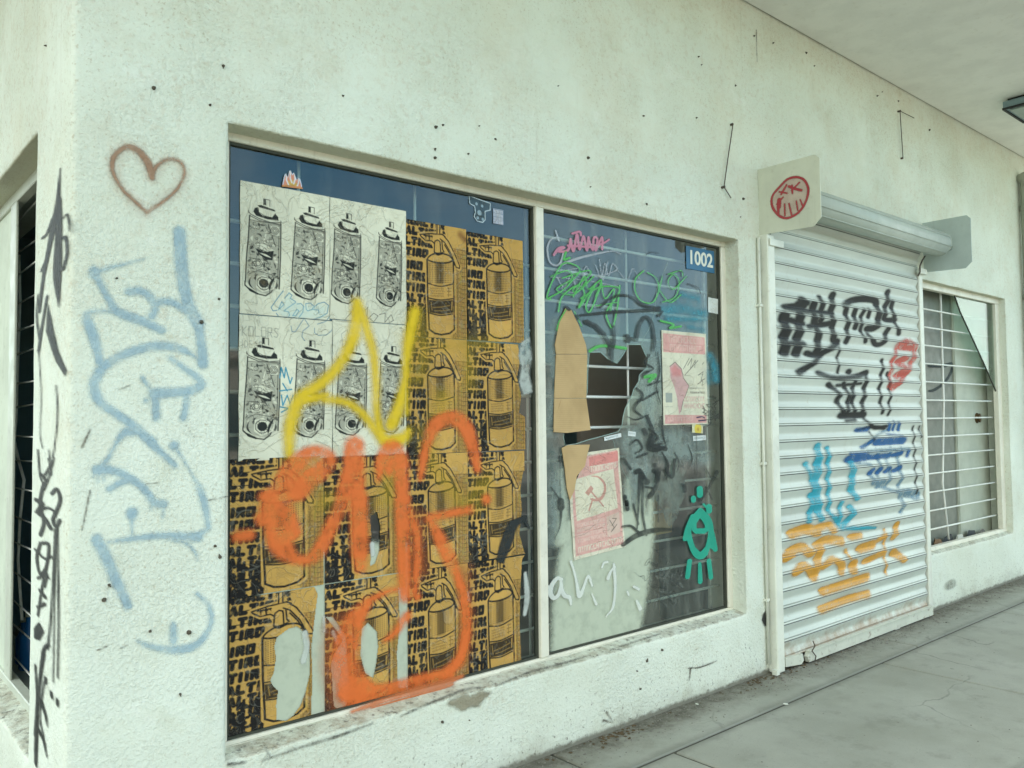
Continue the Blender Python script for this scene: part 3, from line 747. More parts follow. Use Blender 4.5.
for i in range(seg): dm.f.append((i, (i+1) % seg, seg+(i+1) % seg, seg+i))
dm.f.append(tuple(range(seg))); dm.f.append(tuple(range(2*seg-1, seg-1, -1)))
dm.tube([(6.87, DY, DZ), (7.07, DY, DZ)], .03, 12)
dro = shp(dm, 'roller_drum', 'drum', False)
for pg in dro.data.polygons: pg.use_smooth = len(pg.vertices) == 4
lip = MB()
for an in (200, 155, 235): lip.tube([(4.641, DY+(DR+.002)*math.cos(R_(an)), DZ+(DR+.002)*math.sin(R_(an))), (6.868, DY+(DR+.002)*math.cos(R_(an)), DZ+(DR+.002)*math.sin(R_(an)))], .004, 6)
lip.tube([(6.87, DY+(DR)*math.cos(R_(t)), DZ+(DR)*math.sin(R_(t))) for t in range(0, 361, 15)], .005, 6)
shp(lip, 'drum_seam', 'drum', True)
shp(MB().tube([pt(*q, 1, -.08) for q in ((925, 256), (922, 261), (920, 266), (920, 272), (918, 276))], .006, 6), 'hook_wire', 'wire', True)
shp(MB().tube([pt(*q, 1, -.088) for q in ((813, 641), (815, 646), (812, 651), (816, 656), (815, 661))], .004, 6), 'latch_wire', 'wire', True)

# ------------------------------------------------------------------ far window
a3, b3, c3, e3 = W3; Y3 = .058
f3 = MB()
f3.box(a3-.003, b3+.01, Y3, Y3+.05, e3-.05, e3+.01, .004).box(b3-.09, b3+.01, Y3+.001, Y3+.049, c3+.04, e3-.051, .004)
f3.box(a3-.003, a3+.03, Y3+.001, Y3+.049, c3+.04, e3-.051, .004).box(a3-.003, b3+.01, Y3, Y3+.05, c3-.02, c3+.04, .004)
win3 = part(f3, 'window', 'frame'); win3['label'] = 'narrow grilled window with smashed glass beside the shutter'
g3 = MB(); y3 = .122
z = pt(930, 310, 1, y3)[2]; zt0 = z
while z > .5:
    g3.tube([(a3+.01, y3, z), (8.85, y3, z)], .0075, 6); z -= .158
vx = pt(943, 330, 1, y3)[0]
g3.tube([(vx, y3+.012, e3), (vx-.01, y3+.012, 1.7), (vx-.09, y3+.012, 1.0), (vx-.0, y3+.012, .5)], .010, 6)
child(g3.build('security_grille', 'grille', None, True), win3)
sh = XZ([(953, 292), (998, 302), (996, 392), (983, 362), (972, 338), (960, 312)], .085)
sm = MB().prism(sh, lambda x, z, t: (x, .085+t, z), .004); child(sm.build('pane', 'glass_shard', None), win3)
edge = MB().tube([(x, .084, z) for x, z in XZ([(953, 292), (960, 312), (972, 338), (983, 362), (996, 392)], .085)], .007, 5)
child(edge.build('glass_edge', 'gasket'), win3)
# inside the far room: a white door with a brass knob, a curtain wire
dp = pt(956, 420, 1, .205)[0]
door = MB().box(dp, 9.38, .205, .24, .03, 2.9, .004).box(dp+.012, dp+.04, .2, .2045, .03, 2.9)
dr = part(door, 'inner_door', 'door')
part(MB().box(6.94, 9.3, .2205, .28, .03, 3.05), 'partition_wall', 'farwall')
rg = np.random.RandomState(5)
for i, (u, v, s_, mt) in enumerate(((948, 528, .10, 'black'), (960, 524, .07, 'trim'), (972, 523, .09, 'black'), (982, 521, .06, 'debris'), (938, 533, .08, 'plank'))):
    p = pt(u, v+4, 1, .165); m = MB(); k = 6
    pr_ = [(p[0]+s_*1.6*math.cos(6.28*q/k)*rg.uniform(.6, 1.2), .165+.028*math.sin(6.28*q/k)) for q in range(k)]
    m.v += [(x, y, W3[2]-.012) for x, y in pr_]+[(p[0]+(x-p[0])*.5, .165+(y-.165)*.6, W3[2]+s_*rg.uniform(.4, .9)) for x, y in pr_]; m.f += [tuple(range(k, 2*k))]+[(q, (q+1) % k, k+(q+1) % k, k+q) for q in range(k)]
    o = m.build('rubbish_heap', mt); o.data.transform(mathutils.Matrix.Translation((-p[0], -.165, -W3[2]+.012))); o.location = (p[0], .165, W3[2]-.012)
    tag(o, ('dark crumpled rag left of the white scrap inside the far window', 'white plastic scrap inside the far window', 'dark crumpled rag right of the white scrap inside the far window', 'grey lump in the right corner inside the far window', 'brown wood offcut in the left corner inside the far window')[i], 'rubbish', 'rubbish on the far window ledge')
kp = pt(979.5, 418, 1, .18)
kb = MB(); kb.tube([(kp[0], .2045, kp[2]), (kp[0], .197, kp[2]), (kp[0], .191, kp[2]), (kp[0], .176, kp[2]), (kp[0], .170, kp[2])], [.05, .05, .025, .045, .02], 14)
child(kb.build('door_knob', 'knob', None, True), dr)

# ------------------------------------------------------------------ side window
fs = MB(); X0, X1 = CX+.095, CX+.14
fs.box(X0, X1, SW[0]-.01, SW[1]+.01, SW[3]-.05, SW[3]+.01, .004).box(X0, X1, SW[0]-.01, SW[1]+.01, SW[2]-.01, SW[2]+.05, .004)
ym = pt(16.3, 400, 0, X0+.012)[1]; yf = pt(8, 400, 0, X0)[1]
fs.box(X0, X0+.012, ym, yf, SW[2]+.05, SW[3]-.05, .003).box(X0+.001, X1-.001, SW[0]-.01, SW[0]+.05, SW[2]+.05, SW[3]-.05, .004)
win_s = part(fs, 'window', 'inner'); win_s['label'] = 'side street window with bent grille bars and no glass'
gsd = MB(); gx = CX+.17
z = pt(20, 300, 0, gx)[2]+.4
i = 0
while z > .45:
    gsd.tube([(gx, SW[0], z+random.uniform(-.01, .01)), (gx+.02*(i % 2), 1.15, z+random.uniform(-.03, .03)), (gx, 2.5, z)], .0042, 6); z -= .135; i += 1
gsd.tube([pt(u, v, 0, gx+.015) for u, v in ((19, 255), (20, 300), (18, 350), (16, 420), (14, 440), (19, 462), (24, 480), (20, 520), (18, 560), (22, 620))], .007, 6)
child(gsd.build('security_grille', 'grille', None, True), win_s)
bb2 = MB().box(X0+.014, X0+.022, yf+.01, SW[1], SW[2]+.03, SW[3]-.02); child(bb2.build('blind_panel', 'board', None), win_s)

# ------------------------------------------------------------------ wall details
def wall_pts(pts, dy=0): return [pt(u, v, 1, dy) for u, v in pts]
plug_px = [(47, 46), (223, 66), (154, 88), (210, 105), (343, 96), (436, 127), (443, 125), (435, 149), (435, 158), (479, 126), (495, 139), (468, 154), (558, 86), (643, 116), (588, 158), (590, 187), (646, 204),
           (696, 118), (754, 36), (773, 43), (698, 57), (701, 65), (735, 86), (743, 199), (740, 217), (117, 278), (201, 322), (219, 299), (109, 585), (104, 600), (150, 631), (180, 694), (189, 632), (215, 546), (220, 557),
           (442, 722), (469, 720), (640, 689), (662, 650), (637, 671), (647, 661), (877, 96), (882, 92), (898, 101), (929, 130), (814, 66), (806, 53)]
plugs = []
for vs in range(3):
    m = MB(); r = .0075+.002*vs
    m.tube([(0, .004, 0), (0, -.004, 0), (.003*vs, -.010, -.002)], [r*1.5, r, r*.45], 7); 
    if vs == 1: m.tube([(0, -.003, 0), (.018, -.004, .012)], [.006, .003], 5)
    me = bpy.data.meshes.new('wall_plug'); me.from_pydata(m.v, [], m.f); me.update(); me.materials.append(MT['hole']); plugs.append(me)
wloc = Vector((CX, 0, 0))
for i, (u, v) in enumerate(plug_px):
    if u < 62: p = pt(u, v, 0, CX); rz = -math.pi/2
    else: p = pt(u, v, 1, 0); p[1] = wall_y(p[0], p[2]); rz = 0
    o = bpy.data.objects.new('wall_plug', plugs[i % 3]); COL.objects.link(o); o.parent = wall; o.location = p; o.rotation_euler = (0, random.uniform(0, 6), rz)
    k = random.uniform(.30, .66)*(1.0+max(0, p[0]-3)*.05); o.scale = (k, 1, k)
def patch(name, mat, polys=(), lines=(), y=0, res=.006, soft=.012, parent=wall, eps=.0032, surf=None, plane='front', label=None):
    """a mark on the wall: coverage grid lying on the stucco. polys / lines in photo pixels (lines: u, v, width px)"""
    ax, val = {'front': (1, y), 'side': (0, CX)}[plane] if plane in ('front', 'side') else plane
    i, j = (0, 2) if ax == 1 else ((1, 2) if ax == 0 else (0, 1))
    cu_, cv_ = np.mean([q[:2] for q in sum([list(p) for p in polys]+[list(l) for l in lines], [])], 0)
    dA = pt(cu_+1, cv_, ax, val)-pt(cu_-1, cv_, ax, val); dB = pt(cu_, cv_-1, ax, val)-pt(cu_, cv_+1, ax, val)
    kx = abs(dA[i]/dB[j])          # spray strokes are wider along the wall than the oblique view shows
    sc_ = np.array([1/kx, 1.0])
    PP = [[tuple(pt(u, v, ax, val)[[i, j]]*sc_) for u, v in p] for p in polys]; LL = []
    for l in lines:
        q = []
        for u, v, w in l:
            p = pt(u, v, ax, val); g = abs((pt(u, v-1, ax, val)-pt(u, v+1, ax, val))[j])/2
            q.append((p[i]/kx, p[j], max(w*g/2, .0008)))
        LL.append(spline(q, 6))
    allp = np.vstack([np.array(p)[:, :2] for p in PP]+[np.array(l)[:, :2] for l in LL])
    rm_ = max([l[:, 2].max() for l in LL]+[0])+soft*1.5+res
    x0, y0 = allp.min(0)-rm_; x1, y1 = allp.max(0)+rm_
    nx = int((x1-x0)/res)+2; ny = int((y1-y0)/res)+2
    A = np.zeros((ny, nx))
    for p in PP: cov_poly(A, x0, y0, res, p, soft)
    for l in LL: cov_stroke(A, x0, y0, res, l, soft)
    return emit(name, mat, A, x0, y0, res, ax, val, eps, surf, parent, label, kx)
def emit(name, mat, A, x0, y0, res, ax, val, eps, surf, parent, label=None, kx=1.0):
    ny, nx = A.shape
    a_, b_ = np.meshgrid((x0+np.arange(nx)*res)*kx, y0+np.arange(ny)*res)
    P = np.zeros((ny, nx, 3))
    keep = np.maximum.reduce([A[:-1, :-1], A[1:, :-1], A[:-1, 1:], A[1:, 1:]]) > .03
    if ax == 1:
        P[..., 0] = a_; P[..., 2] = b_
        if surf is None: P[..., 1] = val-eps
        elif surf == 'shutter':
            P[..., 1] = sh_y_np(b_)-eps
            A = A*np.where(((b_-Z00)/PITCH_) % 1.0 > .42, 1.0, .64)    # coverage is thinner on the lower half of each slat
        else:
            near = np.zeros_like(A, bool); near[:-1, :-1] |= keep; near[1:, :-1] |= keep; near[:-1, 1:] |= keep; near[1:, 1:] |= keep
            for j, i in zip(*np.nonzero(near)): P[j, i, 1] = wall_y(P[j, i, 0], P[j, i, 2])-eps
    elif ax == 0:
        P[..., 1] = a_; P[..., 2] = b_
        if surf is None: P[..., 0] = val-eps
        else:
            near = np.zeros_like(A, bool); near[:-1, :-1] |= keep; near[1:, :-1] |= keep; near[:-1, 1:] |= keep; near[1:, 1:] |= keep
            for j, i in zip(*np.nonzero(near)): P[j, i, 0] = side_x(P[j, i, 1], P[j, i, 2])-eps
    me = grid_mesh(name, P, keep, {'cov': A})
    o = linkp(name, me, mat, parent)
    if label: o['label'] = label
    return o
def gz(ox, oy, sc, many):
    """traced strokes: many = [(pts, widths)], crop coordinates -> photo pixels with widths"""
    out = []
    for pts, w in many:
        if not isinstance(w, (list, tuple)): w = [w]*len(pts)
        w = list(w)+[w[-1]]*(len(pts)-len(w))
        out.append([(ox+x/sc, oy+y/sc, k/sc) for (x, y), k in zip(pts, w)])
    return out
STU = dict(surf='stucco', eps=.003)
# --- red brown heart
patch('heart_graffiti', mat_graffiti('brown_spray', (.40, .23, .14), patch=.5, alpha=.85, stucco=True), lines=gz(0, 100, 2.56, [
    ([(388, 198), (378, 160), (350, 128), (320, 122), (292, 145), (288, 180), (310, 225), (345, 260), (375, 288)], [17, 20, 18, 14, 13, 11, 10, 9, 9]),
    ([(388, 200), (400, 170), (430, 152), (460, 158), (472, 185), (455, 225), (420, 258), (375, 288)], [12, 9, 9, 8, 8, 7, 7, 9])]), soft=.014, label='small red brown sprayed heart', **STU)
patch('heart_overspray', mat_graffiti('pink_overspray', (.55, .30, .20), alpha=.16, patch=.3, stucco=True), lines=gz(0, 100, 2.56, [
    ([(388, 198), (350, 128), (292, 145), (310, 225), (375, 288)], 34), ([(388, 200), (430, 152), (472, 185), (455, 225), (375, 288)], 26)]), soft=.04, surf='stucco', eps=.0022)
# --- big pale blue tag
A_ = (70, 220, 3.494); B_ = (70, 420, 3.2)
bl = gz(*A_, [
    ([(383, 45), (385, 130), (395, 220), (415, 300), (445, 360)], 46), ([(445, 360), (458, 430), (462, 500)], [40, 34, 40]),
    ([(462, 505), (430, 475), (380, 450), (310, 440), (240, 452), (180, 475), (120, 510), (88, 560), (90, 610), (120, 650), (180, 690), (250, 745), (290, 775)], [10, 10, 28, 30, 30, 30, 30, 38, 36, 30, 30, 28, 28]),
    ([(85, 185)], 44), ([(85, 185), (130, 170), (200, 152), (260, 135)], [14, 14, 6, 2]),
    ([(90, 190), (125, 260), (165, 320), (230, 345), (320, 385)], [30, 24, 30, 34, 26]),
    ([(165, 325), (110, 318), (65, 325), (62, 350), (85, 420), (105, 500)], [10, 11, 18, 34, 36, 26]),
    ([(205, 250), (245, 248), (280, 270), (295, 300), (285, 335)], 28), ([(295, 290), (350, 285), (400, 315), (440, 345)], 26),
    ([(350, 485), (400, 520), (450, 555), (455, 580), (400, 600), (290, 605)], [18, 20, 26, 30, 32, 38]),
    ([(292, 605), (298, 640), (300, 690)], 28), ([(400, 605), (405, 640), (395, 690)], 24), ([(250, 550), (275, 585)], 13), ([(265, 630)], 18)])
bl += gz(*B_, [
    ([(150, -20), (215, 30), (260, 75), (335, 145)], [26, 30, 26, 16]), ([(220, 35), (175, 40), (150, 70), (125, 115), (100, 150)], [26, 26, 15, 13, 16]),
    ([(85, 160), (130, 160), (190, 185), (240, 225), (270, 262), (300, 270)], [34, 26, 26, 24, 26, 26]), ([(125, 220), (160, 200), (200, 190)], 20),
    ([(258, 262), (258, 287)], 4), ([(297, 275), (297, 310)], 5), ([(90, 170), (88, 197)], 5), ([(108, 165), (107, 192)], 5), ([(75, 165), (74, 182)], 4),
    ([(332, 82)], 30), ([(332, 82), (370, 140), (410, 210)], [14, 5, 8]), ([(412, 215), (430, 270), (440, 330), (435, 352), (390, 375)], [24, 24, 20, 18, 26]),
    ([(410, 375), (300, 370), (200, 380), (120, 390)], [28, 22, 16, 5]), ([(300, 375), (370, 395), (400, 425), (408, 450)], [10, 8, 6, 3]),
    ([(197, 298)], 40), ([(198, 310), (197, 345), (202, 382)], [14, 6, 4]), ([(85, 382), (115, 440), (150, 520), (185, 595)], [34, 34, 32, 26]),
    ([(405, 555), (440, 590), (452, 640), (430, 690), (390, 725), (320, 735), (260, 725), (215, 708)], [10, 15, 17, 23, 26, 24, 15, 6]), ([(328, 655), (330, 705)], [20, 26])])
patch('blue_tag_graffiti', mat_graffiti('pale_blue_spray', (.40, .57, .66), patch=.55, stucco=True, alpha=.76), lines=bl, soft=.024, label='tall pale blue looping tag', **STU)
# --- black tag on the side return
C_ = (20, 160, 2.567); D_ = (20, 450, 2.417)
bk = gz(*C_, [
    ([(105, 22), (97, 110), (88, 165), (75, 230), (62, 300), (52, 390)], [2, 10, 14, 10, 8, 5]), ([(103, 100), (100, 200), (98, 290), (103, 378)], [6, 14, 17, 2]),
    ([(60, 200), (70, 190), (85, 150)], 6), ([(103, 160), (120, 140), (127, 165), (128, 180)], 4), ([(103, 205), (118, 200), (122, 240), (113, 280)], [6, 6, 6, 8]),
    ([(56, 285), (70, 250), (82, 210)], 5), ([(50, 345), (45, 400), (52, 460)], 4), ([(72, 350), (60, 420), (50, 490)], 6), ([(50, 490), (55, 600), (53, 700), (60, 740)], 2.5),
    ([(95, 580), (98, 660), (90, 740), (80, 790)], 3)])
bk += gz(*D_, [
    ([(60, 80), (52, 110), (50, 140), (58, 175), (50, 205)], 7), ([(84, 20), (70, 70), (60, 95)], 4), ([(62, 60), (80, 30)], 5), ([(40, 150), (66, 140), (88, 150)], 5), ([(38, 240), (60, 262), (78, 258)], 5), ([(44, 310), (66, 300), (60, 330)], 5), ([(44, 380), (62, 372)], 6), ([(72, 470), (62, 480), (58, 505)], 6), ([(40, 520), (44, 600), (38, 690)], 5), ([(62, 560), (52, 640), (60, 690)], 4),
    ([(45, 0), (50, 60), (60, 85)], 4), ([(55, 60), (65, 75)], 6), ([(78, 105), (90, 95), (98, 120), (88, 150), (80, 170), (88, 185), (97, 170)], 7),
    ([(86, 190), (80, 350), (70, 480)], 4), ([(88, 190), (84, 400), (82, 560)], 3), ([(92, 190), (95, 400), (93, 550)], 4),
    ([(40, 120), (55, 130), (45, 150), (60, 165), (75, 190)], 8), ([(55, 225), (70, 230), (65, 280), (50, 300), (42, 260), (50, 225)], 6),
    ([(68, 270), (55, 330), (45, 400)], 5), ([(58, 300), (72, 310)], 4), ([(50, 340), (62, 355)], 8), ([(60, 490), (50, 570), (42, 700), (40, 760)], [8, 6, 8, 7]), ([(55, 605), (65, 640), (68, 665)], [10, 6, 3]),
    ([(50, 680), (60, 700), (68, 740)], [12, 8, 3]), ([(65, 550), (65, 562)], 6), ([(78, 585), (79, 597)], 6), ([(92, 604), (92, 616)], 6), ([(70, 20), (78, 60), (72, 0)], 3)])
patch('black_tag_graffiti', mat_graffiti('black_spray', (.02, .022, .02), patch=.12, stucco=True, alpha=.93), plane='side', lines=[[(u, v, w*1.2) for u, v, w in l] for l in bk],
      polys=[[(20+x/2.567, 160+y/2.567) for x, y in ((74, 370), (82, 400), (100, 490), (121, 540), (118, 556), (95, 520), (69, 440))],
             [(20+x/2.417, 450+y/2.417) for x, y in ((35, 430), (48, 415), (62, 440), (50, 460), (36, 455))]], soft=.007, res=.0055, label='narrow black spiky tag beside the side window', surf='stucco', eps=.003)
# --- stains, scratches, broken plaster
patch('peeled_plaster', mat_graffiti('bare_plaster', (.33, .30, .21), patch=.25, stucco=True, noise_amp=.35, scale=45), polys=[[(447, 703), (452, 699), (458, 698), (464, 694), (470, 696), (480, 692), (490, 692), (486, 697), (483, 700), (478, 706), (470, 707), (462, 711), (455, 707)]], soft=.03, **STU)
scr = [[(120, 648, 1.2), (127, 645, 1.4)], [(97, 650, 1.1), (107, 646, 1.4)], [(82, 447, 3), (90, 430, 2)], [(82, 530, 1), (88, 500, 2), (90, 490, 1)], [(186, 425, 1), (194, 438, 1)], [(118, 390, 1), (130, 385, 1.2)], [(146, 484, 1), (158, 483, 1)],
       [(208, 500, 1), (230, 496, 1)], [(690, 668, 1.6), (689, 680, 1)], [(688, 668, 1), (700, 667, 1.4), (716, 661, 1.4)], [(603, 720, 2), (612, 722, 1), (606, 712, 2)], [(756, 30, 1), (757, 62, .6)]]
SCR = mat_graffiti('scratch', (.12, .10, .07), patch=.6, alpha=.75, noise_amp=.35, stucco=True)
for s_ in scr: patch('scratch_mark', SCR, lines=[s_], soft=.006, **STU)
crk = [[(228, 764, 3), (245, 762, 1.5)], [(262, 760, 1.2), (300, 747, 2), (340, 735, 2.2), (372, 723, 1.2)], [(400, 716, 1), (430, 703, 2), (464, 690, 2.6), (486, 687, 1.2)],
       [(500, 684, 1), (530, 672, 2), (560, 664, 2.5), (590, 655, 1)], [(264, 746, 1.0), (270, 757, 1.2)], [(610, 650, 1), (640, 640, 1.6), (660, 634, 1)]]
for c_ in crk: patch('sill_crack', mat_graffiti('crack_dirt', (.07, .07, .058), patch=.6, alpha=.85, noise_amp=.35, stucco=True) if 'crack_dirt' not in bpy.data.materials else bpy.data.materials['crack_dirt'], lines=[c_], soft=.014, surf='stucco', eps=.006)
patch('chipped_hole', mat_graffiti('chip_dark', (.04, .04, .035), stucco=True), polys=[[(763, 613), (766.5, 610), (767.5, 626), (764, 626), (761.5, 620)]], soft=.012, res=.005, **STU)  # flat dark patch in the outline of the hole
patch('plaster_stain', mat_graffiti('round_stain', (.30, .31, .25), patch=.6, alpha=.6, stucco=True), lines=[[(949, 585, 9), (951, 584, 9)]], soft=.03, **STU)
def wider(ls, k): return [[(u, v, w*k) for u, v, w in l] for l in ls]
# --- tags on the shutter
SHU = dict(surf='shutter', parent=shut, y=-.035, soft=.024, eps=.0045, res=.0042)
G_ = (770, 280, 5.119); H_ = (770, 420, 6.4); I_ = (770, 420, 3.8375)
blk = gz(*G_, [
    ([(75, 138), (150, 130), (185, 120)], 26), ([(160, 105), (165, 130)], 46), ([(70, 185), (78, 250), (72, 310), (75, 370)], 46), ([(145, 130), (150, 200), (145, 270), (138, 320), (135, 378)], 40),
    ([(75, 140), (190, 160)], 28), ([(60, 320), (170, 325)], 28), ([(85, 200), (170, 225)], 26), ([(220, 125), (225, 200), (240, 260), (247, 310), (235, 370)], 32), ([(255, 90), (265, 140), (255, 210)], 24),
    ([(320, 75), (312, 150), (318, 215), (322, 300), (345, 315)], 28), ([(345, 325), (280, 365), (230, 385), (190, 375)], 27), ([(300, 350), (225, 420), (150, 475)], [18, 24, 28]),
    ([(190, 160), (320, 172)], 24), ([(200, 240), (310, 222)], 26),
    ([(375, 130), (440, 100), (530, 105), (550, 150), (555, 210), (530, 245), (495, 250)], 26), ([(385, 150), (395, 230), (390, 318)], 20), ([(430, 150), (435, 245)], 20), ([(475, 150), (462, 240), (485, 315)], 16), ([(500, 150), (505, 190)], 16),
    ([(500, 280), (540, 330), (580, 315), (600, 250)], 20), ([(605, 60), (595, 120), (585, 198), (640, 205)], 20), ([(620, 110), (632, 190), (660, 275)], 18), ([(350, 340), (345, 420), (350, 475)], 10),
    ([(250, 478), (330, 500), (440, 495), (492, 475)], 24), ([(405, 470)], 24), ([(300, 535), (350, 580), (345, 620), (380, 690)], 20), ([(375, 530), (402, 600), (390, 690)], 18), ([(430, 520), (420, 600), (430, 690)], 17),
    ([(490, 490), (482, 560), (475, 620), (465, 690)], 19), ([(365, 695), (478, 690)], 28), ([(390, 720), (435, 715)], 18), ([(480, 710), (530, 755), (590, 750)], 15), ([(575, 410), (570, 480), (560, 560), (572, 680)], 14),
    ([(600, 475), (612, 580), (605, 690)], 11), ([(345, 540), (460, 530)], 12)])
blk += gz(*H_, [([(560, 65), (640, 45), (730, 50)], [8, 16, 22]), ([(915, 40), (922, 200), (930, 330), (936, 470)], 9), ([(955, 40), (962, 110)], 8), ([(640, 80), (660, 130)], 10)])
patch('black_tag_graffiti', mat_graffiti('shutter_black', (.016, .018, .018), patch=.12, alpha=.97, noise_amp=.12), lines=[[(u, v, w*(1.22 if u > 838 or v > 365 else 1.08)) for u, v, w in l] for l in blk], label='black blocky two line tag', **SHU)
patch('red_tag_graffiti', mat_graffiti('shutter_red', (.66, .08, .05), patch=.5, alpha=.8), lines=gz(*G_, [
    ([(700, 312), (655, 340), (720, 350)], 32), ([(720, 312), (742, 355), (715, 440), (680, 500), (625, 560)], 26), ([(650, 350), (622, 430), (608, 545)], 20), ([(690, 400), (655, 425), (690, 450), (645, 495)], 34), ([(620, 545), (640, 535)], 30)]), label='small red scribble', **SHU)
patch('navy_tag_graffiti', mat_graffiti('shutter_navy', (.012, .13, .36), patch=.4, alpha=.9), lines=wider(gz(*H_, [
    ([(558, 65), (622, 60)], 26), ([(680, 142), (850, 132)], 40), ([(590, 178), (650, 135)], 22), ([(500, 252), (610, 238)], 42), ([(512, 218), (600, 212)], 20), ([(620, 240), (760, 228)], 28), ([(785, 225), (835, 212)], 24), ([(880, 200), (882, 232)], 20),
    ([(640, 340), (655, 320)], 26), ([(690, 335), (705, 315)], 26), ([(740, 330), (760, 312)], 24), ([(795, 325), (828, 305)], 26), ([(755, 20), (765, 65)], 18), ([(785, 10), (790, 65)], 15), ([(815, 15), (825, 65)], 18), ([(745, 90), (840, 100)], 14)]), 1.2), label='dark blue scribble', **SHU)
patch('steel_blue_tag_graffiti', mat_graffiti('shutter_steel', (.14, .28, .38), patch=.5, alpha=.75), lines=wider(gz(*H_, [
    ([(675, 190), (700, 280), (690, 340), (685, 430)], 16), ([(770, 180), (745, 270), (770, 340), (735, 430)], 16), ([(835, 180), (815, 270), (840, 350), (820, 430)], 16), ([(620, 200), (740, 190), (880, 185)], 18), ([(560, 275), (640, 285)], 16),
    ([(640, 350), (700, 420), (800, 455), (850, 450)], 18), ([(660, 400), (720, 395)], 26), ([(830, 470), (850, 545)], 20), ([(875, 465), (935, 485)], 40), ([(845, 570), (840, 590)], 16), ([(600, 180), (680, 100), (760, 60)], 12)]), 1.6), label='faded steel blue scribble', **dict(SHU, eps=.004))
patch('turquoise_tag_graffiti', mat_graffiti('shutter_turquoise', (.02, .42, .54), patch=.35, alpha=.9), lines=wider(gz(*H_, [
    ([(305, 165), (307, 280), (285, 390), (297, 470), (305, 560), (322, 632)], [34, 48, 52, 48, 46, 36]), ([(230, 280), (248, 330), (280, 385)], 28), ([(262, 480), (265, 560), (242, 645)], 32), ([(370, 180), (372, 260), (370, 360), (375, 480), (375, 580), (425, 645)], 25),
    ([(520, 275), (530, 350), (515, 430), (550, 495)], 38), ([(455, 530), (442, 620), (442, 675)], 26), ([(512, 560), (530, 590), (490, 650), (462, 685)], 36), ([(480, 692), (570, 690), (672, 690)], [20, 24, 14])]), 1.2), label='turquoise drippy tag', **SHU)
patch('orange_tag_graffiti', mat_graffiti('shutter_orange', (.80, .38, .03), patch=.35, alpha=.88), lines=wider(gz(*I_, [
    ([(85, 437), (130, 420), (175, 427)], 34), ([(55, 527), (110, 490), (150, 508)], 32), ([(95, 583), (130, 560), (168, 592)], 27), ([(185, 415), (225, 405), (240, 420)], 26), ([(180, 482), (215, 460), (270, 465)], 30),
    ([(168, 605), (180, 560), (190, 490)], 27), ([(200, 562), (240, 535), (278, 562), (272, 585)], 22), ([(310, 450), (345, 445)], 22), ([(290, 498), (305, 530)], 10), ([(350, 493), (390, 480)], 33), ([(365, 542), (430, 510)], 22), ([(320, 552), (318, 575)], 30),
    ([(470, 508), (510, 533)], 25), ([(486, 400), (480, 430), (470, 450)], 20), ([(440, 420), (438, 500), (446, 592)], 8), ([(400, 470), (440, 440)], 16), ([(205, 657), (290, 630), (368, 604)], 30), ([(195, 727), (290, 690), (372, 668)], 26)]), 1.25), label='amber orange two line tag', **dict(SHU, eps=.005))
patch('loop_graffiti', mat_graffiti('far_marker', (.015, .03, .03), patch=.3, alpha=.9), lines=[[(929, 366, 3), (942, 366, 3.2), (952, 364, 3), (951, 372, 2.6), (944, 383, 2.6), (934, 390, 2.6), (929, 391, 2)]], y=.2185, surf=None, parent=win3, eps=.001, res=.008, soft=.012, label='dark loop drawn on the partition behind the far window')
# --- red face drawn on the drum bracket
J_ = (755, 165, 10.24)
patch('face_graffiti', mat_graffiti('red_marker', (.42, .05, .06), patch=.3), plane=(0, 4.630), parent=brk, surf=None, eps=.0025, res=.0035, soft=.006, lines=gz(*J_, [
    ([(240, 240), (330, 150), (420, 125), (500, 150), (545, 230), (540, 320), (500, 420), (430, 500), (330, 545), (250, 520), (190, 450), (170, 370), (190, 300), (240, 240)], 24),
    ([(325, 205), (270, 300)], 20), ([(250, 275), (330, 290)], 17), ([(455, 180), (380, 260)], 19), ([(350, 220), (400, 240), (475, 260)], 26), ([(380, 210), (385, 290)], 18), ([(250, 360), (245, 430)], 44), ([(240, 430), (240, 510)], 26), ([(225, 400), (290, 330)], 16),
    ([(305, 400), (308, 520)], 15), ([(350, 395), (378, 520)], 17), ([(425, 370), (440, 465)], 14), ([(465, 355), (490, 420)], 14)]), label='red sprayed round face with crossed eyes')
patch('face_overspray', mat_graffiti('red_mist', (.60, .28, .25), alpha=.35), plane=(0, 4.630), parent=brk, surf=None, eps=.0012, res=.006, soft=.03, polys=[[(755+x/10.24, 165+y/10.24) for x, y in ((240, 230), (330, 145), (420, 120), (500, 145), (550, 230), (545, 320), (500, 430), (430, 510), (330, 555), (240, 525), (185, 450), (165, 370))]])

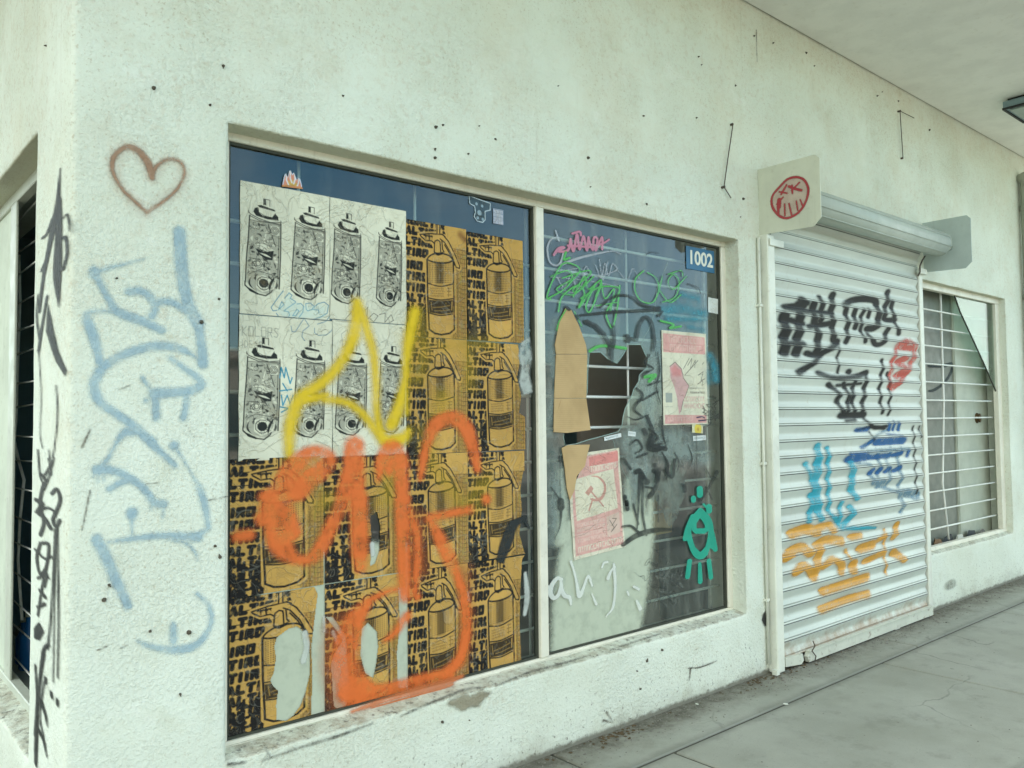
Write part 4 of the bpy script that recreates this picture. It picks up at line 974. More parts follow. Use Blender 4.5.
# ------------------------------------------------------------------ posters
K = (.52, .31, .078); INK = (.010, .009, .008)
def extinguisher_print(res=.0026):
    W_, H_ = .335, .525
    cv = Canvas(W_, H_, res, K)
    def q(x, y):
        u = (x-40)/355; top = 65+62*u; return (u*W_, (y-top)/(678-54*u)*H_)
    Q = lambda ps: [q(*p[:2]) for p in ps]
    rows = [('ROALTIR', -.018), ('ALTIROA', .027), ('LTIROA', .074), ('TIRO', .124), ('IRO', .183), ('TIRO', .233), ('TIIR', .284), ('ALTI', .331), ('ALTI', .374), ('LTIR', .412), ('ALTI', .450), ('ALTI', .490)]
    for t, y in rows:
        cv.strokes(word(t, .002+rng.uniform(-.010, .002), y+.007, .0195, .0265, .0145, .003), .0162, INK, soft=.003)
    for y in (.392, .432, .468, .505): cv.strokes(word('TILA', -.010, y+.004, .0195, .028, .0145, .003), .0115, INK)
    for y in (.0, .05, .10, .155): cv.strokes([[(.0, y+.003), (.10, y+.001)]], .004, INK)
    # right hand field with faint outline lettering
    cv.poly([(.245, .075), (.335, .075), (.335, .525), (.245, .525)], tuple(x*.74 for x in K)); cv.poly([(.21, -.01), (.335, -.01), (.335, .10), (.235, .10)], tuple(x*.95 for x in K))
    brown = (.07, .04, .012)
    cv.strokes([[(.258+.022*i, .13), (.258+.022*i, .525)] for i in range(4)], .0022, brown)
    yy = .10
    while yy < .52:
        cv.strokes([[(.258, yy), (.335, yy+.004)]], .002, brown)
        cv.strokes(word('ALT', .262, yy+.005, .012, .011, .010, .002), .0022, brown); yy += .0205
    # kraft halo and silhouette
    body = Q([(158, 300), (185, 272), (215, 265), (250, 265), (290, 275), (318, 305), (318, 700), (290, 720), (235, 728), (185, 720), (166, 700)])
    cv.stroke(body, .024, K, closed=True); cv.poly(body, K)
    for st, w in (([(118, 155), (175, 152), (240, 150)], .022), ([(118, 160), (150, 190), (188, 195), (205, 230)], .02), ([(225, 92), (225, 160)], .026), ([(262, 172), (300, 240), (350, 345)], .03), ([(217, 190), (217, 265)], .045), ([(205, 168), (280, 190)], .03)):
        cv.stroke(Q(st), w, K)
    b = .0074
    # valve, levers, hose
    cv.strokes([Q(p) for p in (
        [(210, 96), (240, 96)], [(218, 98), (218, 152)], [(234, 98), (234, 152)], [(205, 152), (248, 154), (266, 168)], [(205, 152), (180, 150), (118, 155), (122, 164), (150, 190), (186, 192), (200, 205), (202, 215)],
        [(140, 160), (190, 165)], [(150, 158), (152, 182)], [(170, 156), (172, 186)], [(202, 215), (200, 255)], [(236, 205), (238, 255)], [(202, 210), (205, 194), (220, 186), (234, 194), (236, 208)],
        [(236, 180), (262, 200), (300, 262), (332, 342), (352, 348), (354, 335), (322, 262), (286, 195), (262, 168)], [(262, 215), (292, 262), (322, 330)], [(246, 190), (250, 240), (258, 255)])], b*.85, INK)
    # shoulder and cylinder
    sh = [(158, 300), (170, 282), (200, 266), (240, 264), (285, 274), (312, 296)]
    cv.stroke(Q(sh), b, INK, smooth=True); cv.stroke(Q([(158, 300), (190, 312), (240, 318), (290, 314), (314, 300)]), b, INK, smooth=True)
    cv.stroke(Q([(158, 300), (160, 500), (168, 700), (200, 722), (240, 728), (290, 718), (318, 695), (316, 500), (314, 300)]), b*1.15, INK)
    cv.stroke(Q([(205, 262), (222, 270), (250, 262)]), b*1.6, INK)
    # dotted shade
    dots = []
    for r in range(11):
        for cx in range(15):
            x, y = 170+cx*9.6, 324+r*10.5; d = 1-abs(cx-7.5)/8
            dots.append((q(x, y), (.0012+.0021*d)))
    A = np.zeros((cv.ny, cv.nx))
    for (x, y), r in dots: cov_stroke(A, 0, 0, cv.res, [(x, y, r)], cv.res)
    cv._ink(A*.95, INK)
    cv.poly(Q([(206, 318), (252, 318), (254, 440), (208, 440)]), INK, .014, .62); cv.poly(Q([(164, 318), (176, 318), (178, 440), (166, 440)]), INK, .012, .35)
    for y0_, y1_ in ((436, 452), (520, 530), (606, 618)): cv.stroke(Q([(162, y0_), (235, y1_), (316, y0_)]), b*.8, INK, smooth=True)
    # instruction label (unreadable small print) and dark band
    cv.strokes([Q([(178+5*i, 462+r*14+rng.uniform(-1, 1)), (178+5*i+rng.uniform(1, 4), 463+r*14+rng.uniform(4, 8))]) for i in range(16) for r in range(4)], .0018, (.10, .06, .02))
    cv.strokes([Q(p) for p in ([(276, 462), (300, 462)], [(276, 480), (300, 480)], [(276, 500), (300, 500)], [(284, 458), (284, 510)])], .0022, INK)
    cv.poly(Q([(166, 530), (240, 536), (314, 528), (314, 600), (240, 612), (170, 604)]), INK, alpha=.93)
    cv.stroke(Q([(190, 575), (240, 570), (290, 560)]), .004, tuple(x*.5 for x in K)); cv.stroke(Q([(200, 592), (240, 592), (292, 584)]), .003, tuple(x*.6 for x in K)); cv.stroke(Q([(180, 545), (185, 590)]), .004, tuple(x*.6 for x in K)); cv.stroke(Q([(304, 540), (302, 585)]), .005, tuple(x*.8 for x in K))
    for _ in range(140):
        x = rng.uniform(.25, .335); y = rng.uniform(.1, .52); cv.stroke([(x, y), (x+rng.uniform(-.003, .003), y+rng.uniform(.01, .05))], rng.uniform(.0015, .004), tuple(k*rng.uniform(.45, .8) for k in K), alpha=.6)
    # wear
    for _ in range(26): cv.stroke([(rng.uniform(0, W_), rng.uniform(0, H_), rng.uniform(.002, .008))]*1, .004, tuple(x*rng.uniform(.8, 1.25) for x in K), soft=.006, alpha=.35)
    return cv
base_rgb = extinguisher_print()
def copy_canvas(c):
    d = Canvas.__new__(Canvas); d.__dict__.update(c.__dict__); d.rgb = c.rgb.copy(); d.a = c.a.copy(); return d
intact = base_rgb.mesh('fire_extinguisher_poster', .0022, 1)
EXG = 'brown fire extinguisher posters pasted on the window'
FC = lambda pts: [(230+x/3.413, 500+y/3.413) for x, y in pts]
cols = [(1.222, 1.597, 1.60), (1.602, 1.992, 1.9), (2.004, 2.337, 1), (2.342, 2.688, 1)]
KP_ = (CD+YP)/(CD+.1)
def onglass(x0, x1, z1, z0): return x0*KP_, x1*KP_, 1.6+(z1-1.6)*KP_, 1.6+(z0-1.6)*KP_
def exposter(x0, x1, z1, z0, label, mesh=None, rot=0.0):
    x0, x1, z1, z0 = onglass(x0, x1, z1, z0)
    o = link('fire_extinguisher_poster', mesh or intact); 
    if not len(o.data.materials): o.data.materials.append(MT['print'])
    o.location = ((x0+x1)/2, YP, z1); o.scale = ((x1-x0)/.335, 1, (z1-z0)/.525); o.rotation_euler = (0, rot, 0)
    return tag(o, label, 'poster', EXG)
def uvp(x0, x1, z1, z0, pts):
    x0, x1, z1, z0 = onglass(x0, x1, z1, z0)   # photo pixels -> canvas metres of a poster spanning these edges
    o = []
    for u, v in pts:
        p = pt(u, v, 1, YP); o.append(((p[0]-x0)/(x1-x0)*.335, (z1-p[2])/(z1-z0)*.525))
    return o
zr = [2.492, 1.972, 1.452, .945, .405]
def vr(c, rots): return c
exposter(2.004, 2.337, zr[0], zr[1]+.002, 'top fire extinguisher poster touching the white spray can sheets, one corner scorched', (lambda c: (c.stroke([(.30, .03), (.33, .05)], .03, (.16, .06, .02), .02, .7), c.mesh('fire_extinguisher_poster', .0014, 2))[1])(copy_canvas(base_rgb)))
exposter(2.342, 2.690, zr[0]-.008, zr[1]+.004, 'clean fire extinguisher poster at the top, nearest the mullion', rot=-.003)
exposter(2.003, 2.336, zr[1], zr[2]+.002, 'fire extinguisher poster fogged with yellow spray under the top of the orange question mark')
cR = copy_canvas(base_rgb); cR.cut([(.335, -.01), (.30, -.01), (.305, .10), (.29, .16), (.315, .26), (.30, .34), (.335, .36)])
exposter(2.341, 2.692, zr[1]-.004, zr[2]+.003, 'fire extinguisher poster with torn right edge beside the mullion, second from the top', cR.mesh('fire_extinguisher_poster', .0016, 3))
exposter(2.002, 2.335, zr[2], zr[3]+.002, 'fire extinguisher poster with the hook of the orange question mark curling round it')
cB = copy_canvas(base_rgb); cB.cut([(.335, .10), (.325, .12), (.31, .2), (.318, .3), (.30, .42), (.335, .53)])
exposter(2.336, 2.684, zr[2]-.004, zr[3]+.003, 'fire extinguisher poster smeared with black paint at lower right', cB.mesh('fire_extinguisher_poster', .0016, 4))
exposter(2.001, 2.330, zr[3], zr[4]-.03, 'bottom fire extinguisher poster with orange paint running over its foot')
cC = copy_canvas(base_rgb); cC.cut([(.335, .0), (.318, .02), (.305, .16), (.30, .3), (.31, .53), (.335, .53)])
exposter(2.333, 2.680, zr[3]-.004, zr[4]-.036, 'bottom fire extinguisher poster nearest the mullion, free of orange paint', cC.mesh('fire_extinguisher_poster', .0016, 5))
X0_, X1_ = 1.216, 1.600
exposter(X0_, X1_, 1.463, .948, 'fire extinguisher poster in the far left column, under the orange letter e')
c1 = copy_canvas(base_rgb); c1.cut(uvp(X0_, X1_, .944, .44, FC([(160, 470), (200, 440), (228, 432), (250, 450), (262, 480), (270, 520), (272, 590), (258, 650), (240, 700), (215, 735), (190, 752), (160, 748), (158, 700), (165, 650), (150, 635), (138, 615), (150, 590), (158, 540), (152, 500)])))
c1.cut(uvp(X0_, X1_, .944, .44, FC([(285, 290), (300, 320), (290, 400), (278, 500), (282, 600), (275, 800), (400, 800), (400, 200), (300, 200)])))
exposter(X0_, X1_, .944, .44, 'fire extinguisher poster with a big ragged hole, lowest in the far left column', c1.mesh('fire_extinguisher_poster', .002, 6))
X2_, X3_ = 1.606, 1.992
c2 = copy_canvas(base_rgb); c2.cut(uvp(X2_, X3_, 1.452, .950, FC([(478, 60), (500, 40), (512, 90), (508, 170), (494, 215), (478, 225), (486, 160)])))
exposter(X2_, X3_, 1.452, .950, 'fire extinguisher poster under the orange letter n, with a slit torn in its side', c2.mesh('fire_extinguisher_poster', .0018, 7))
c3_ = copy_canvas(base_rgb); c3_.cut(uvp(X2_, X3_, .946, .445, FC([(450, 440), (470, 420), (500, 450), (505, 500), (498, 560), (488, 605), (462, 590), (446, 530)])))
c3_.cut(uvp(X2_, X3_, .946, .445, FC([(330, 400), (372, 455), (385, 480), (360, 520), (345, 560), (355, 700), (385, 730), (410, 650), (400, 560), (395, 470), (372, 430), (350, 400)])))
c3_.cut(uvp(X2_, X3_, .946, .445, FC([(575, 300), (580, 420), (570, 520), (574, 640), (640, 640), (640, 300)])))
exposter(X2_, X3_, .946, .445, 'fire extinguisher poster torn ragged around the big orange curve at the bottom', c3_.mesh('fire_extinguisher_poster', .002, 8))

# white spray can sheets
PAPER = (.66, .655, .51); GREY = (.018, .022, .02)
def can(cv, x0, y0, w, h, seed):
    r = np.random.RandomState(seed)
    q = lambda a, b: (x0+(a-62)/225*w, y0+(b-30)/650*h)
    Q = lambda ps: [q(*p) for p in ps]
    def P(ps, col=GREY, alpha=1.0): cv.poly(Q(ps), col, alpha=alpha)
    def Ls(ms, wd=.0022, col=GREY): cv.strokes([Q(m) for m in ms], wd, col)
    P([(88, 150), (285, 175), (278, 640), (200, 680), (130, 665), (65, 620), (75, 400)], tuple(x*.93 for x in PAPER))
    Ls([[(177, 34), (177, 75)], [(215, 36), (215, 78)], [(177, 34), (215, 36)], [(190, 34), (190, 74)]], .003)
    P([(178, 36), (190, 36), (190, 74), (178, 74)])
    P([(138, 84), (160, 78), (245, 96), (250, 108), (150, 96)])
    P([(112, 130), (122, 104), (140, 96), (146, 128), (165, 145), (230, 152), (248, 122), (268, 140), (270, 165), (200, 168), (130, 155)])
    Ls([[(146, 100), (146, 128), (180, 146), (230, 152), (252, 120)]], .0022)
    Ls([[(84, 135), (95, 150), (150, 172), (220, 186), (286, 178)], [(84, 128), (84, 142)], [(286, 166), (286, 186)], [(90, 160), (150, 184), (280, 190)]], .0032)
    Ls([[(90, 160), (82, 300), (72, 450), (65, 600)], [(286, 186), (284, 400), (276, 625)], [(274, 200), (272, 400), (266, 560)]], .003)
    Ls([[(62, 600), (62, 625), (100, 660), (140, 674), (190, 682)], [(190, 682), (225, 655), (255, 590)]], .005)
    P([(60, 615), (80, 635), (150, 672), (140, 680), (90, 660)])
    # collage of leaves, fans, eyes and hatching
    def leaf(a0, b0, a1, b1, wd, col=GREY, alpha=1.0):
        n = np.array([b0-b1, a1-a0], float); n /= np.hypot(*n)+1e-9; t = np.linspace(0, 1, 9)
        bend = r.uniform(-.3, .3)*np.hypot(a1-a0, b1-b0)
        c = np.array([[a0, b0]])*(1-t)[:, None]+np.array([[a1, b1]])*t[:, None]+n*(bend*4*t*(1-t))[:, None]
        o = n*(wd*np.sin(np.pi*t))[:, None]
        P([tuple(p) for p in np.vstack([c+o, (c-o)[::-1]])], col, alpha)
    def arc(a, b, rr, t0, t1, wd): Ls([[(a+rr*math.cos(t), b+rr*math.sin(t)) for t in np.linspace(t0, t1, 7)]], wd)
    LIGHT = tuple(x*.97 for x in PAPER)
    cv.poly(Q([(90, 190), (282, 196), (272, 620), (200, 672), (130, 655), (70, 600)]), GREY, .008, .40)
    for _ in range(70):
        a, b = r.uniform(88, 270), r.uniform(200, 640); an = r.uniform(0, 6.28); l = r.uniform(14, 46)
        leaf(a, b, min(276, max(76, a+l*math.cos(an))), min(655, max(196, b+l*math.sin(an))), r.uniform(2.5, 9), GREY if r.rand() < .62 else LIGHT, r.uniform(.75, 1))
    P([(205, 205), (252, 345), (170, 330), (190, 260)], LIGHT); Ls([[(205, 205), (185+i*10, 338)] for i in range(7)], .0013); Ls([[(205, 200), (252, 345)]], .003)
    P([(118, 345), (180, 338), (246, 372), (200, 385), (150, 372)], LIGHT); P([(125, 372), (185, 392), (240, 374), (232, 440), (190, 440), (150, 412)]); leaf(150, 400, 225, 425, 6, LIGHT)
    P([(222, 210), (274, 208), (274, 268), (226, 268)], LIGHT)
    for rr in (27, 18, 9): arc(246, 238, rr, 0, 6.3, .0026)
    P([(112, 450), (170, 440), (175, 500), (115, 505)], LIGHT)
    for rr in (28, 17): arc(142, 472, rr, 0, 6.3, .0026)
    P([(132, 560), (180, 545), (236, 580), (225, 640), (170, 660), (128, 630)], LIGHT)
    P([(178+31*math.cos(t), 600+31*math.sin(t)) for t in np.linspace(0, 6.2, 12)]); arc(178, 600, 44, .3, 5.2, .003)
    leaf(262, 540, 214, 662, 9); leaf(104, 560, 126, 650, 6); leaf(240, 545, 205, 650, 5, LIGHT)
    for _ in range(75):
        arc(r.uniform(92, 262), r.uniform(205, 640), r.uniform(5, 16), r.uniform(0, 6), r.uniform(2, 9), r.uniform(.0011, .0022))
    Ls([[(90, 188), (280, 196)], [(88, 440), (200, 448)], [(90, 545), (140, 520), (260, 545)]], .0022)
    Ls([[(90, 160), (82, 300), (72, 450), (64, 605)], [(286, 186), (284, 400), (274, 628)]], .005)
def sheet(x0, x1, z1, z0, cans, seed, label, extra=None):
    x0, x1, z1, z0 = onglass(x0, x1, z1, z0)
    w, h = x1-x0, z1-z0
    cv = Canvas(w, h, .0022, PAPER)
    for i, (u0, v0, u1, v1) in enumerate(cans):   # photo pixels of nozzle-top-left / bottom-right
        p, q = pt(u0, v0, 1, YP), pt(u1, v1, 1, YP)
        can(cv, p[0]-x0, z1-p[2], q[0]-p[0], p[2]-q[2], 3)
    if extra: extra(cv, lambda pts: [(pt(u, v, 1, YP)[0]-x0, z1-pt(u, v, 1, YP)[2])+tuple(r) for u, v, *r in pts])
    for e in ([(0, 0), (0, h)], [(w, 0), (w, h)], [(0, 0), (w, 0)], [(0, h), (w, h)]): cv.stroke(e, .004, tuple(x*.72 for x in PAPER), .004, .5)
    o = link('spray_can_poster', cv.mesh('spray_can_poster', .0014, seed, .001), 'print'); o.location = ((x0+x1)/2, YP, z1)
    return tag(o, label, 'poster', 'white spray can posters pasted on the window')
BLU = (.06, .22, .32)
E_ = (250, 290, 10.24)
fz = [[(255+0, 0)]]
def bubble(cv, T):
    ms = [[(215, 180), (300, 60), (340, 10)], [(215, 180), (235, 215), (275, 210)], [(355, 85), (400, 30), (430, 55), (410, 85), (465, 120)], [(290, 205), (325, 120), (345, 150), (300, 195)], [(345, 215), (385, 185), (465, 130)], [(270, 240), (300, 285), (370, 300), (405, 260), (395, 225), (350, 215)],
          [(380, 310), (470, 325), (540, 230), (550, 170), (520, 140), (480, 145)], [(435, 265), (480, 200), (500, 215), (470, 262), (435, 265)], [(570, 140), (620, 135), (650, 165)], [(570, 140), (575, 200), (590, 215)], [(640, 190), (700, 140), (760, 125), (805, 160), (790, 240), (720, 280), (620, 310)],
          [(590, 215), (640, 200), (700, 205), (705, 240)], [(545, 290), (600, 310), (660, 320), (650, 350), (720, 360), (780, 320), (830, 250), (870, 280), (860, 350)]]
    cv.strokes([T([(250+x/10.24, 290+y/10.24) for x, y in m]) for m in ms], .0034, BLU)
    cv.poly(T([(250+x/10.24, 290+y/10.24) for x, y in ((280, 200), (400, 40), (460, 120), (540, 160), (700, 150), (800, 170), (760, 280), (600, 300), (480, 320), (330, 290))]), (.38, .62, .62), .02, .30)
def bubble_low(cv, T):
    ms = [[(420, 370), (430, 430), (465, 425), (520, 340), (560, 280)], [(560, 300), (605, 370), (540, 420), (530, 480), (560, 520)], [(660, 390), (660, 440), (700, 465), (780, 460), (830, 420), (860, 350)], [(690, 350), (780, 320)]]
    cv.strokes([T([(250+x/10.24, 290+y/10.24) for x, y in m]) for m in ms], .0032, (.15, .26, .32))
    x, y = T([(241, 326)])[0]
    cv.strokes(word('KOLORS', x+.004, y, .018, .036, .008), .003, (.30, .31, .25)); cv.strokes(word('IDEAS', x+.004, y+.055, .012, .026, .007), .0024, (.36, .37, .30))
    tm = [[(170, 300), (175, 265), (185, 300), (190, 265), (205, 320), (212, 300)], [(180, 320), (195, 345)], [(170, 345), (210, 340)], [(175, 360), (180, 395), (195, 360), (205, 390), (215, 360)], [(172, 400), (200, 405), (175, 418)], [(205, 395), (210, 415)]]
    cv.strokes([T([(230+a/3.413, 290+b/3.413) for a, b in m]) for m in tm], .0055, (.03, .24, .35))
def scrib_r(cv, T):
    r = [[(390, 105), (420, 70), (430, 30), (445, 90), (470, 60), (465, 110), (440, 100), (400, 110)], [(470, 100), (490, 80), (505, 90), (490, 110), (478, 100)], [(510, 85), (530, 80), (528, 120), (510, 130), (500, 118)], [(530, 110), (550, 85), (558, 105), (540, 115)]]
    cv.strokes([T([(230+a/3.413, 290+b/3.413) for a, b in m]) for m in r], .0028, (.09, .09, .08))
def scrib_r2(cv, T):
    r = [[(385, 195), (380, 150), (400, 135), (408, 170), (390, 190)], [(420, 180), (440, 175), (438, 195)], [(455, 190), (470, 175), (480, 190), (465, 198)], [(490, 185), (500, 170), (512, 188), (500, 195)], [(515, 180), (535, 170), (540, 190)]]
    cv.strokes([T([(230+a/3.413, 290+b/3.413) for a, b in m]) for m in r], .0024, (.26, .27, .22))
    cv.strokes([T([(230+a/3.413, 290+b/3.413) for a, b in m]) for m in ([(330, 515), (360, 520), (400, 505)], [(540, 510), (560, 500)])], .0024, (.4, .4, .32))
sheet(1.251, 1.6295, 2.527, 2.0155, [(245, 195, 281, 297), (291, 203, 325, 301)], 1, 'white two can poster with blue bubble letters at its foot, upper left of four', bubble)
sheet(1.631, 2.003, 2.526, 2.022, [(331, 210, 361, 305), (376, 219, 402, 308)], 2, 'white two can poster with a small black scribble at its foot, upper right', scrib_r)
sheet(1.248, 1.640, 2.012, 1.455, [(243, 336, 280, 439), (293, 339, 325, 437)], 3, 'white poster of two spray cans with teal writing between them, lower left of four', bubble_low)
sheet(1.642, 1.999, 2.019, 1.458, [(335, 343, 367, 435), (377, 345, 405, 433)], 4, 'white poster of two spray cans crossed by yellow spray, lower right of four', scrib_r2)

# pink posters on the right pane
def tilt_sheet(name, px, canvas_fn, label, cat, group=None, mat='print', y=YP, res=.0024, wave=.0014, seed=0):
    """px: photo pixels TL, TR, BR, BL of a flat sheet on the glass"""
    c = [np.array(pt(u, v, 1, y))[[0, 2]] for u, v in px]
    w = (np.linalg.norm(c[1]-c[0])+np.linalg.norm(c[2]-c[3]))/2; h = (np.linalg.norm(c[3]-c[0])+np.linalg.norm(c[2]-c[1]))/2
    cv = Canvas(w, h, res, PAPER); 
    inv = lambda u, v: None
    canvas_fn(cv)
    top = (c[1]-c[0]); ang = math.atan2(-(top[1]), top[0])
    o = link(name, cv.mesh(name, wave, seed), mat)
    mid = (c[0]+c[1])/2; o.location = (mid[0], y, mid[1]); o.rotation_euler = (0, ang, 0)
    return tag(o, label, cat, group)
PINK = (.66, .36, .32); RED = (.56, .28, .25)
def glyphs(cv, x0, x1, y, h, col, w=.004):
    r = np.random.RandomState(int(y*9999)); x = x0; ms = []
    while x < x1:
        k = r.randint(4); a = h*.55
        if k == 0: ms += [[(x, y), (x, y+h)], [(x+a, y), (x+a, y+h)], [(x, y+h/2), (x+a, y+h/2)]]
        elif k == 1: ms += [[(x+a, y), (x, y), (x, y+h), (x+a, y+h)]]
        elif k == 2: ms += [[(x, y+h), (x, y), (x+a, y), (x+a, y+h)]]
        else: ms += [[(x, y), (x+a, y)], [(x+a/2, y), (x+a/2, y+h)]]
        x += a+h*.38
    cv.strokes(ms, w, col)
def fist_map(cv):
    w, h = cv.w, cv.h; S_ = lambda ps: [(a*w, b*h) for a, b in ps]
    cv.rgb[:] = (.66, .64, .49)
    cv.poly(S_([(.03, .03), (.97, .04), (.97, .23), (.03, .23)]), PINK); 
    glyphs(cv, .14*w, .9*w, .055*h, .06*h, (.68, .47, .41), .006); glyphs(cv, .18*w, .88*w, .145*h, .06*h, (.68, .47, .41), .006); cv.stroke(S_([(.05, .132), (.95, .135)]), .002, RED)
    cv.poly(S_([(.16, .38), (.28, .33), (.42, .40), (.46, .50), (.58, .58), (.50, .68), (.44, .74), (.38, .86), (.34, .89), (.30, .70), (.24, .58), (.17, .50)]), (.60, .38, .36)); cv.poly(S_([(.18, .40), (.28, .36), (.42, .42), (.40, .48), (.22, .48)]), (.60, .26, .25), soft=.02)
    cv.strokes([S_(m) for m in ([(.16, .38), (.28, .33), (.42, .40), (.46, .50), (.58, .58), (.50, .68), (.44, .74), (.38, .86)], [(.46, .40), (.60, .28)], [(.50, .46), (.80, .30)], [(.56, .36), (.66, .28), (.62, .40), (.74, .30), (.72, .38)], [(.80, .46), (.92, .42), (.86, .52), (.95, .50)], [(.78, .56), (.90, .52), (.88, .58)], [(.9, .34), (.93, .32)])], .0045, (.16, .15, .12))
    cv.poly(S_([(.06, .66), (.20, .66), (.20, .76), (.06, .76)]), (.26, .30, .28), alpha=.85)
    glyphs(cv, .58*w, .94*w, .60*h, .012*h, (.35, .33, .26), .002); glyphs(cv, .60*w, .94*w, .645*h, .016*h, (.22, .2, .16), .003); glyphs(cv, .46*w, .94*w, .70*h, .045*h, (.62, .42, .36), .005); glyphs(cv, .46*w, .94*w, .775*h, .045*h, (.60, .38, .33), .005)
    glyphs(cv, .07*w, .2*w, .80*h, .008*h, (.4, .4, .33), .0015)
    cv.poly(S_([(.03, .89), (.97, .90), (.97, .985), (.03, .985)]), (.60, .33, .30)); glyphs(cv, .1*w, .66*w, .915*h, .04*h, (.66, .50, .42), .003); cv.strokes([S_([(.74, .925), (.86, .915), (.92, .93)]), S_([(.78, .96), (.94, .955)])], .008, (.05, .04, .09))
tilt_sheet('political_poster', [(661, 330), (706, 334), (706, 424), (662, 425)], fist_map, 'pale pink poster with a red continent drawing under the house number', 'poster')
def sickle(cv):
    w, h = cv.w, cv.h; S_ = lambda ps: [(a*w, b*h) for a, b in ps]
    cv.rgb[:] = (.66, .62, .48)
    cv.poly(S_([(.06, .04), (.96, .02), (.97, .97), (.04, .97)]), (.64, .37, .32)); cv.poly(S_([(.40, .05), (.97, .03), (.97, .13), (.40, .14)]), (.62, .24, .21))
    cv.poly(S_([(.10, .24), (.86, .20), (.90, .60), (.10, .64)]), (.66, .62, .47)); glyphs(cv, .42*w, .92*w, .145*h, .045*h, (.68, .58, .46), .006); cv.poly(S_([(.06, .05), (.26, .04), (.24, .2), (.08, .22)]), (.62, .42, .36))
    # hammer and sickle
    arc = [(.42, .235), (.56, .26), (.66, .33), (.66, .41), (.58, .47), (.46, .475), (.38, .455)]
    cv.stroke([(a*w, b*h, r) for (a, b), r in zip(arc, (.002, .005, .008, .010, .010, .007, .004))], 0, (.53, .29, .23), smooth=True)
    cv.stroke(S_([(.42, .46), (.34, .56)]), .012, (.53, .29, .23)); cv.stroke(S_([(.38, .37), (.62, .55)]), .010, (.53, .29, .23)); cv.poly(S_([(.28, .385), (.40, .325), (.45, .36), (.34, .42)]), (.53, .29, .23))
    cv.strokes([S_([(.48+.33*math.cos(t), .42+.17*math.sin(t)), (.48+.42*math.cos(t), .42+.205*math.sin(t))]) for t in np.linspace(0, 6.28, 17)], .003, (.45, .34, .25))
    for i, y in enumerate((.67, .72, .77, .82)): glyphs(cv, .10*w, .60*w, y*h, .028*h, (.68, .52, .44), .003)
    cv.poly(S_([(.66, .66), (.92, .64), (.92, .84), (.66, .86)]), (.62, .46, .38)); cv.strokes([S_(m) for m in ([(.72, .70), (.80, .78), (.74, .82), (.86, .76)], [(.78, .69), (.86, .70), (.76, .76)])], .004, (.12, .10, .08))
    glyphs(cv, .10*w, .92*w, .895*h, .045*h, (.66, .58, .46), .005)
    cv.cut(S_([(-.1, -.1), (.20, -.02), (.24, .0), (.235, .05), (.21, .12), (.19, .20), (.13, .25), (.085, .29), (.07, .36), (.055, .30), (.05, .22), (.02, .16), (-.1, .16)]))
    cv.stroke(S_([(.24, .0), (.21, .12), (.19, .20), (.085, .29)]), .004, (.7, .66, .56))
tilt_sheet('political_poster', [(565.5, 455.5), (620, 447.5), (621, 549), (571.5, 559.5)], sickle, 'torn pink poster with a hammer and sickle on the broken pane', 'poster', seed=3, wave=.004)
# house number plate
def font_mesh(txt, size, offset=0.0):
    cu = bpy.data.curves.new('text_curve', 'FONT'); cu.body = txt; cu.size = size; cu.extrude = .0006; cu.offset = offset; cu.align_x = 'CENTER'; cu.align_y = 'CENTER'
    o = bpy.data.objects.new('text_temp', cu); COL.objects.link(o); bpy.context.view_layer.update()
    me = bpy.data.meshes.new_from_object(o.evaluated_get(bpy.context.evaluated_depsgraph_get())); bpy.data.objects.remove(o); bpy.data.curves.remove(cu)
    return me
c = [pt(u, v, 1, YP) for u, v in ((686, 245), (714, 250), (714, 274), (687, 268))]
w_ = (c[1][0]-c[0][0]); h_ = c[0][2]-c[3][2]
nm = MB().box(-w_/2, w_/2, -.002, 0, -h_/2, h_/2, .0008); num = nm.build('house_number_sign', mat_flat('blue_enamel', (.025, .13, .24), .45))
num.location = ((c[0][0]+c[2][0])/2, YP, (c[0][2]+c[2][2])/2); tag(num, 'dark blue house number plate reading 1002 at the top of the broken pane', 'number sign')
tm = font_mesh('1002', h_*.84, .0028); tm.materials.append(mat_flat('number_white', (.72, .72, .62), .5))
to = link('digits', tm, None, num); to.location = (0, -.0035, 0); to.rotation_euler = (R_(90), 0, 0)
bb_ = max(v.co.x for v in tm.vertices)-min(v.co.x for v in tm.vertices); to.scale = (w_*.80/bb_, 1, 1)
# stickers
def flame(cv):
    w, h = cv.w, cv.h; S_ = lambda ps: [(a*w, b*h) for a, b in ps]
    out = S_([(.02, .98), (.10, .62), (.16, .34), (.26, .22), (.32, .40), (.40, .08), (.48, .02), (.54, .22), (.62, .10), (.68, .30), (.74, .50), (.80, .36), (.90, .42), (.96, .70), (.99, .98)])
    cv.rgb[:] = (.50, .56, .66); inn = lambda s, dy: [((a-.5*w)*s+.5*w, (b-h)*s+h*(1+dy)) for a, b in out]
    cv.poly(inn(.88, .0), (.62, .22, .12)); cv.poly(inn(.55, .02), (.60, .36, .05))
    cv.strokes([S_([(.28, .3), (.26, .6), (.34, .85)]), S_([(.46, .12), (.44, .5), (.5, .7)]), S_([(.64, .2), (.66, .5), (.58, .75)]), S_([(.82, .45), (.80, .7), (.72, .9)])], .006, (.66, .64, .62)); cv.poly(S_([(.0, .86), (1, .86), (1, 1), (0, 1)]), (.55, .22, .06))
    cv.keep_only(out)
tilt_sheet('flame_sticker', [(280, 168), (302, 171), (302, 190), (280, 186)], flame, 'small orange flame sticker on top of a white spray can poster', 'sticker', mat='print_gloss', y=YS+.001, res=.0018, wave=.0005)
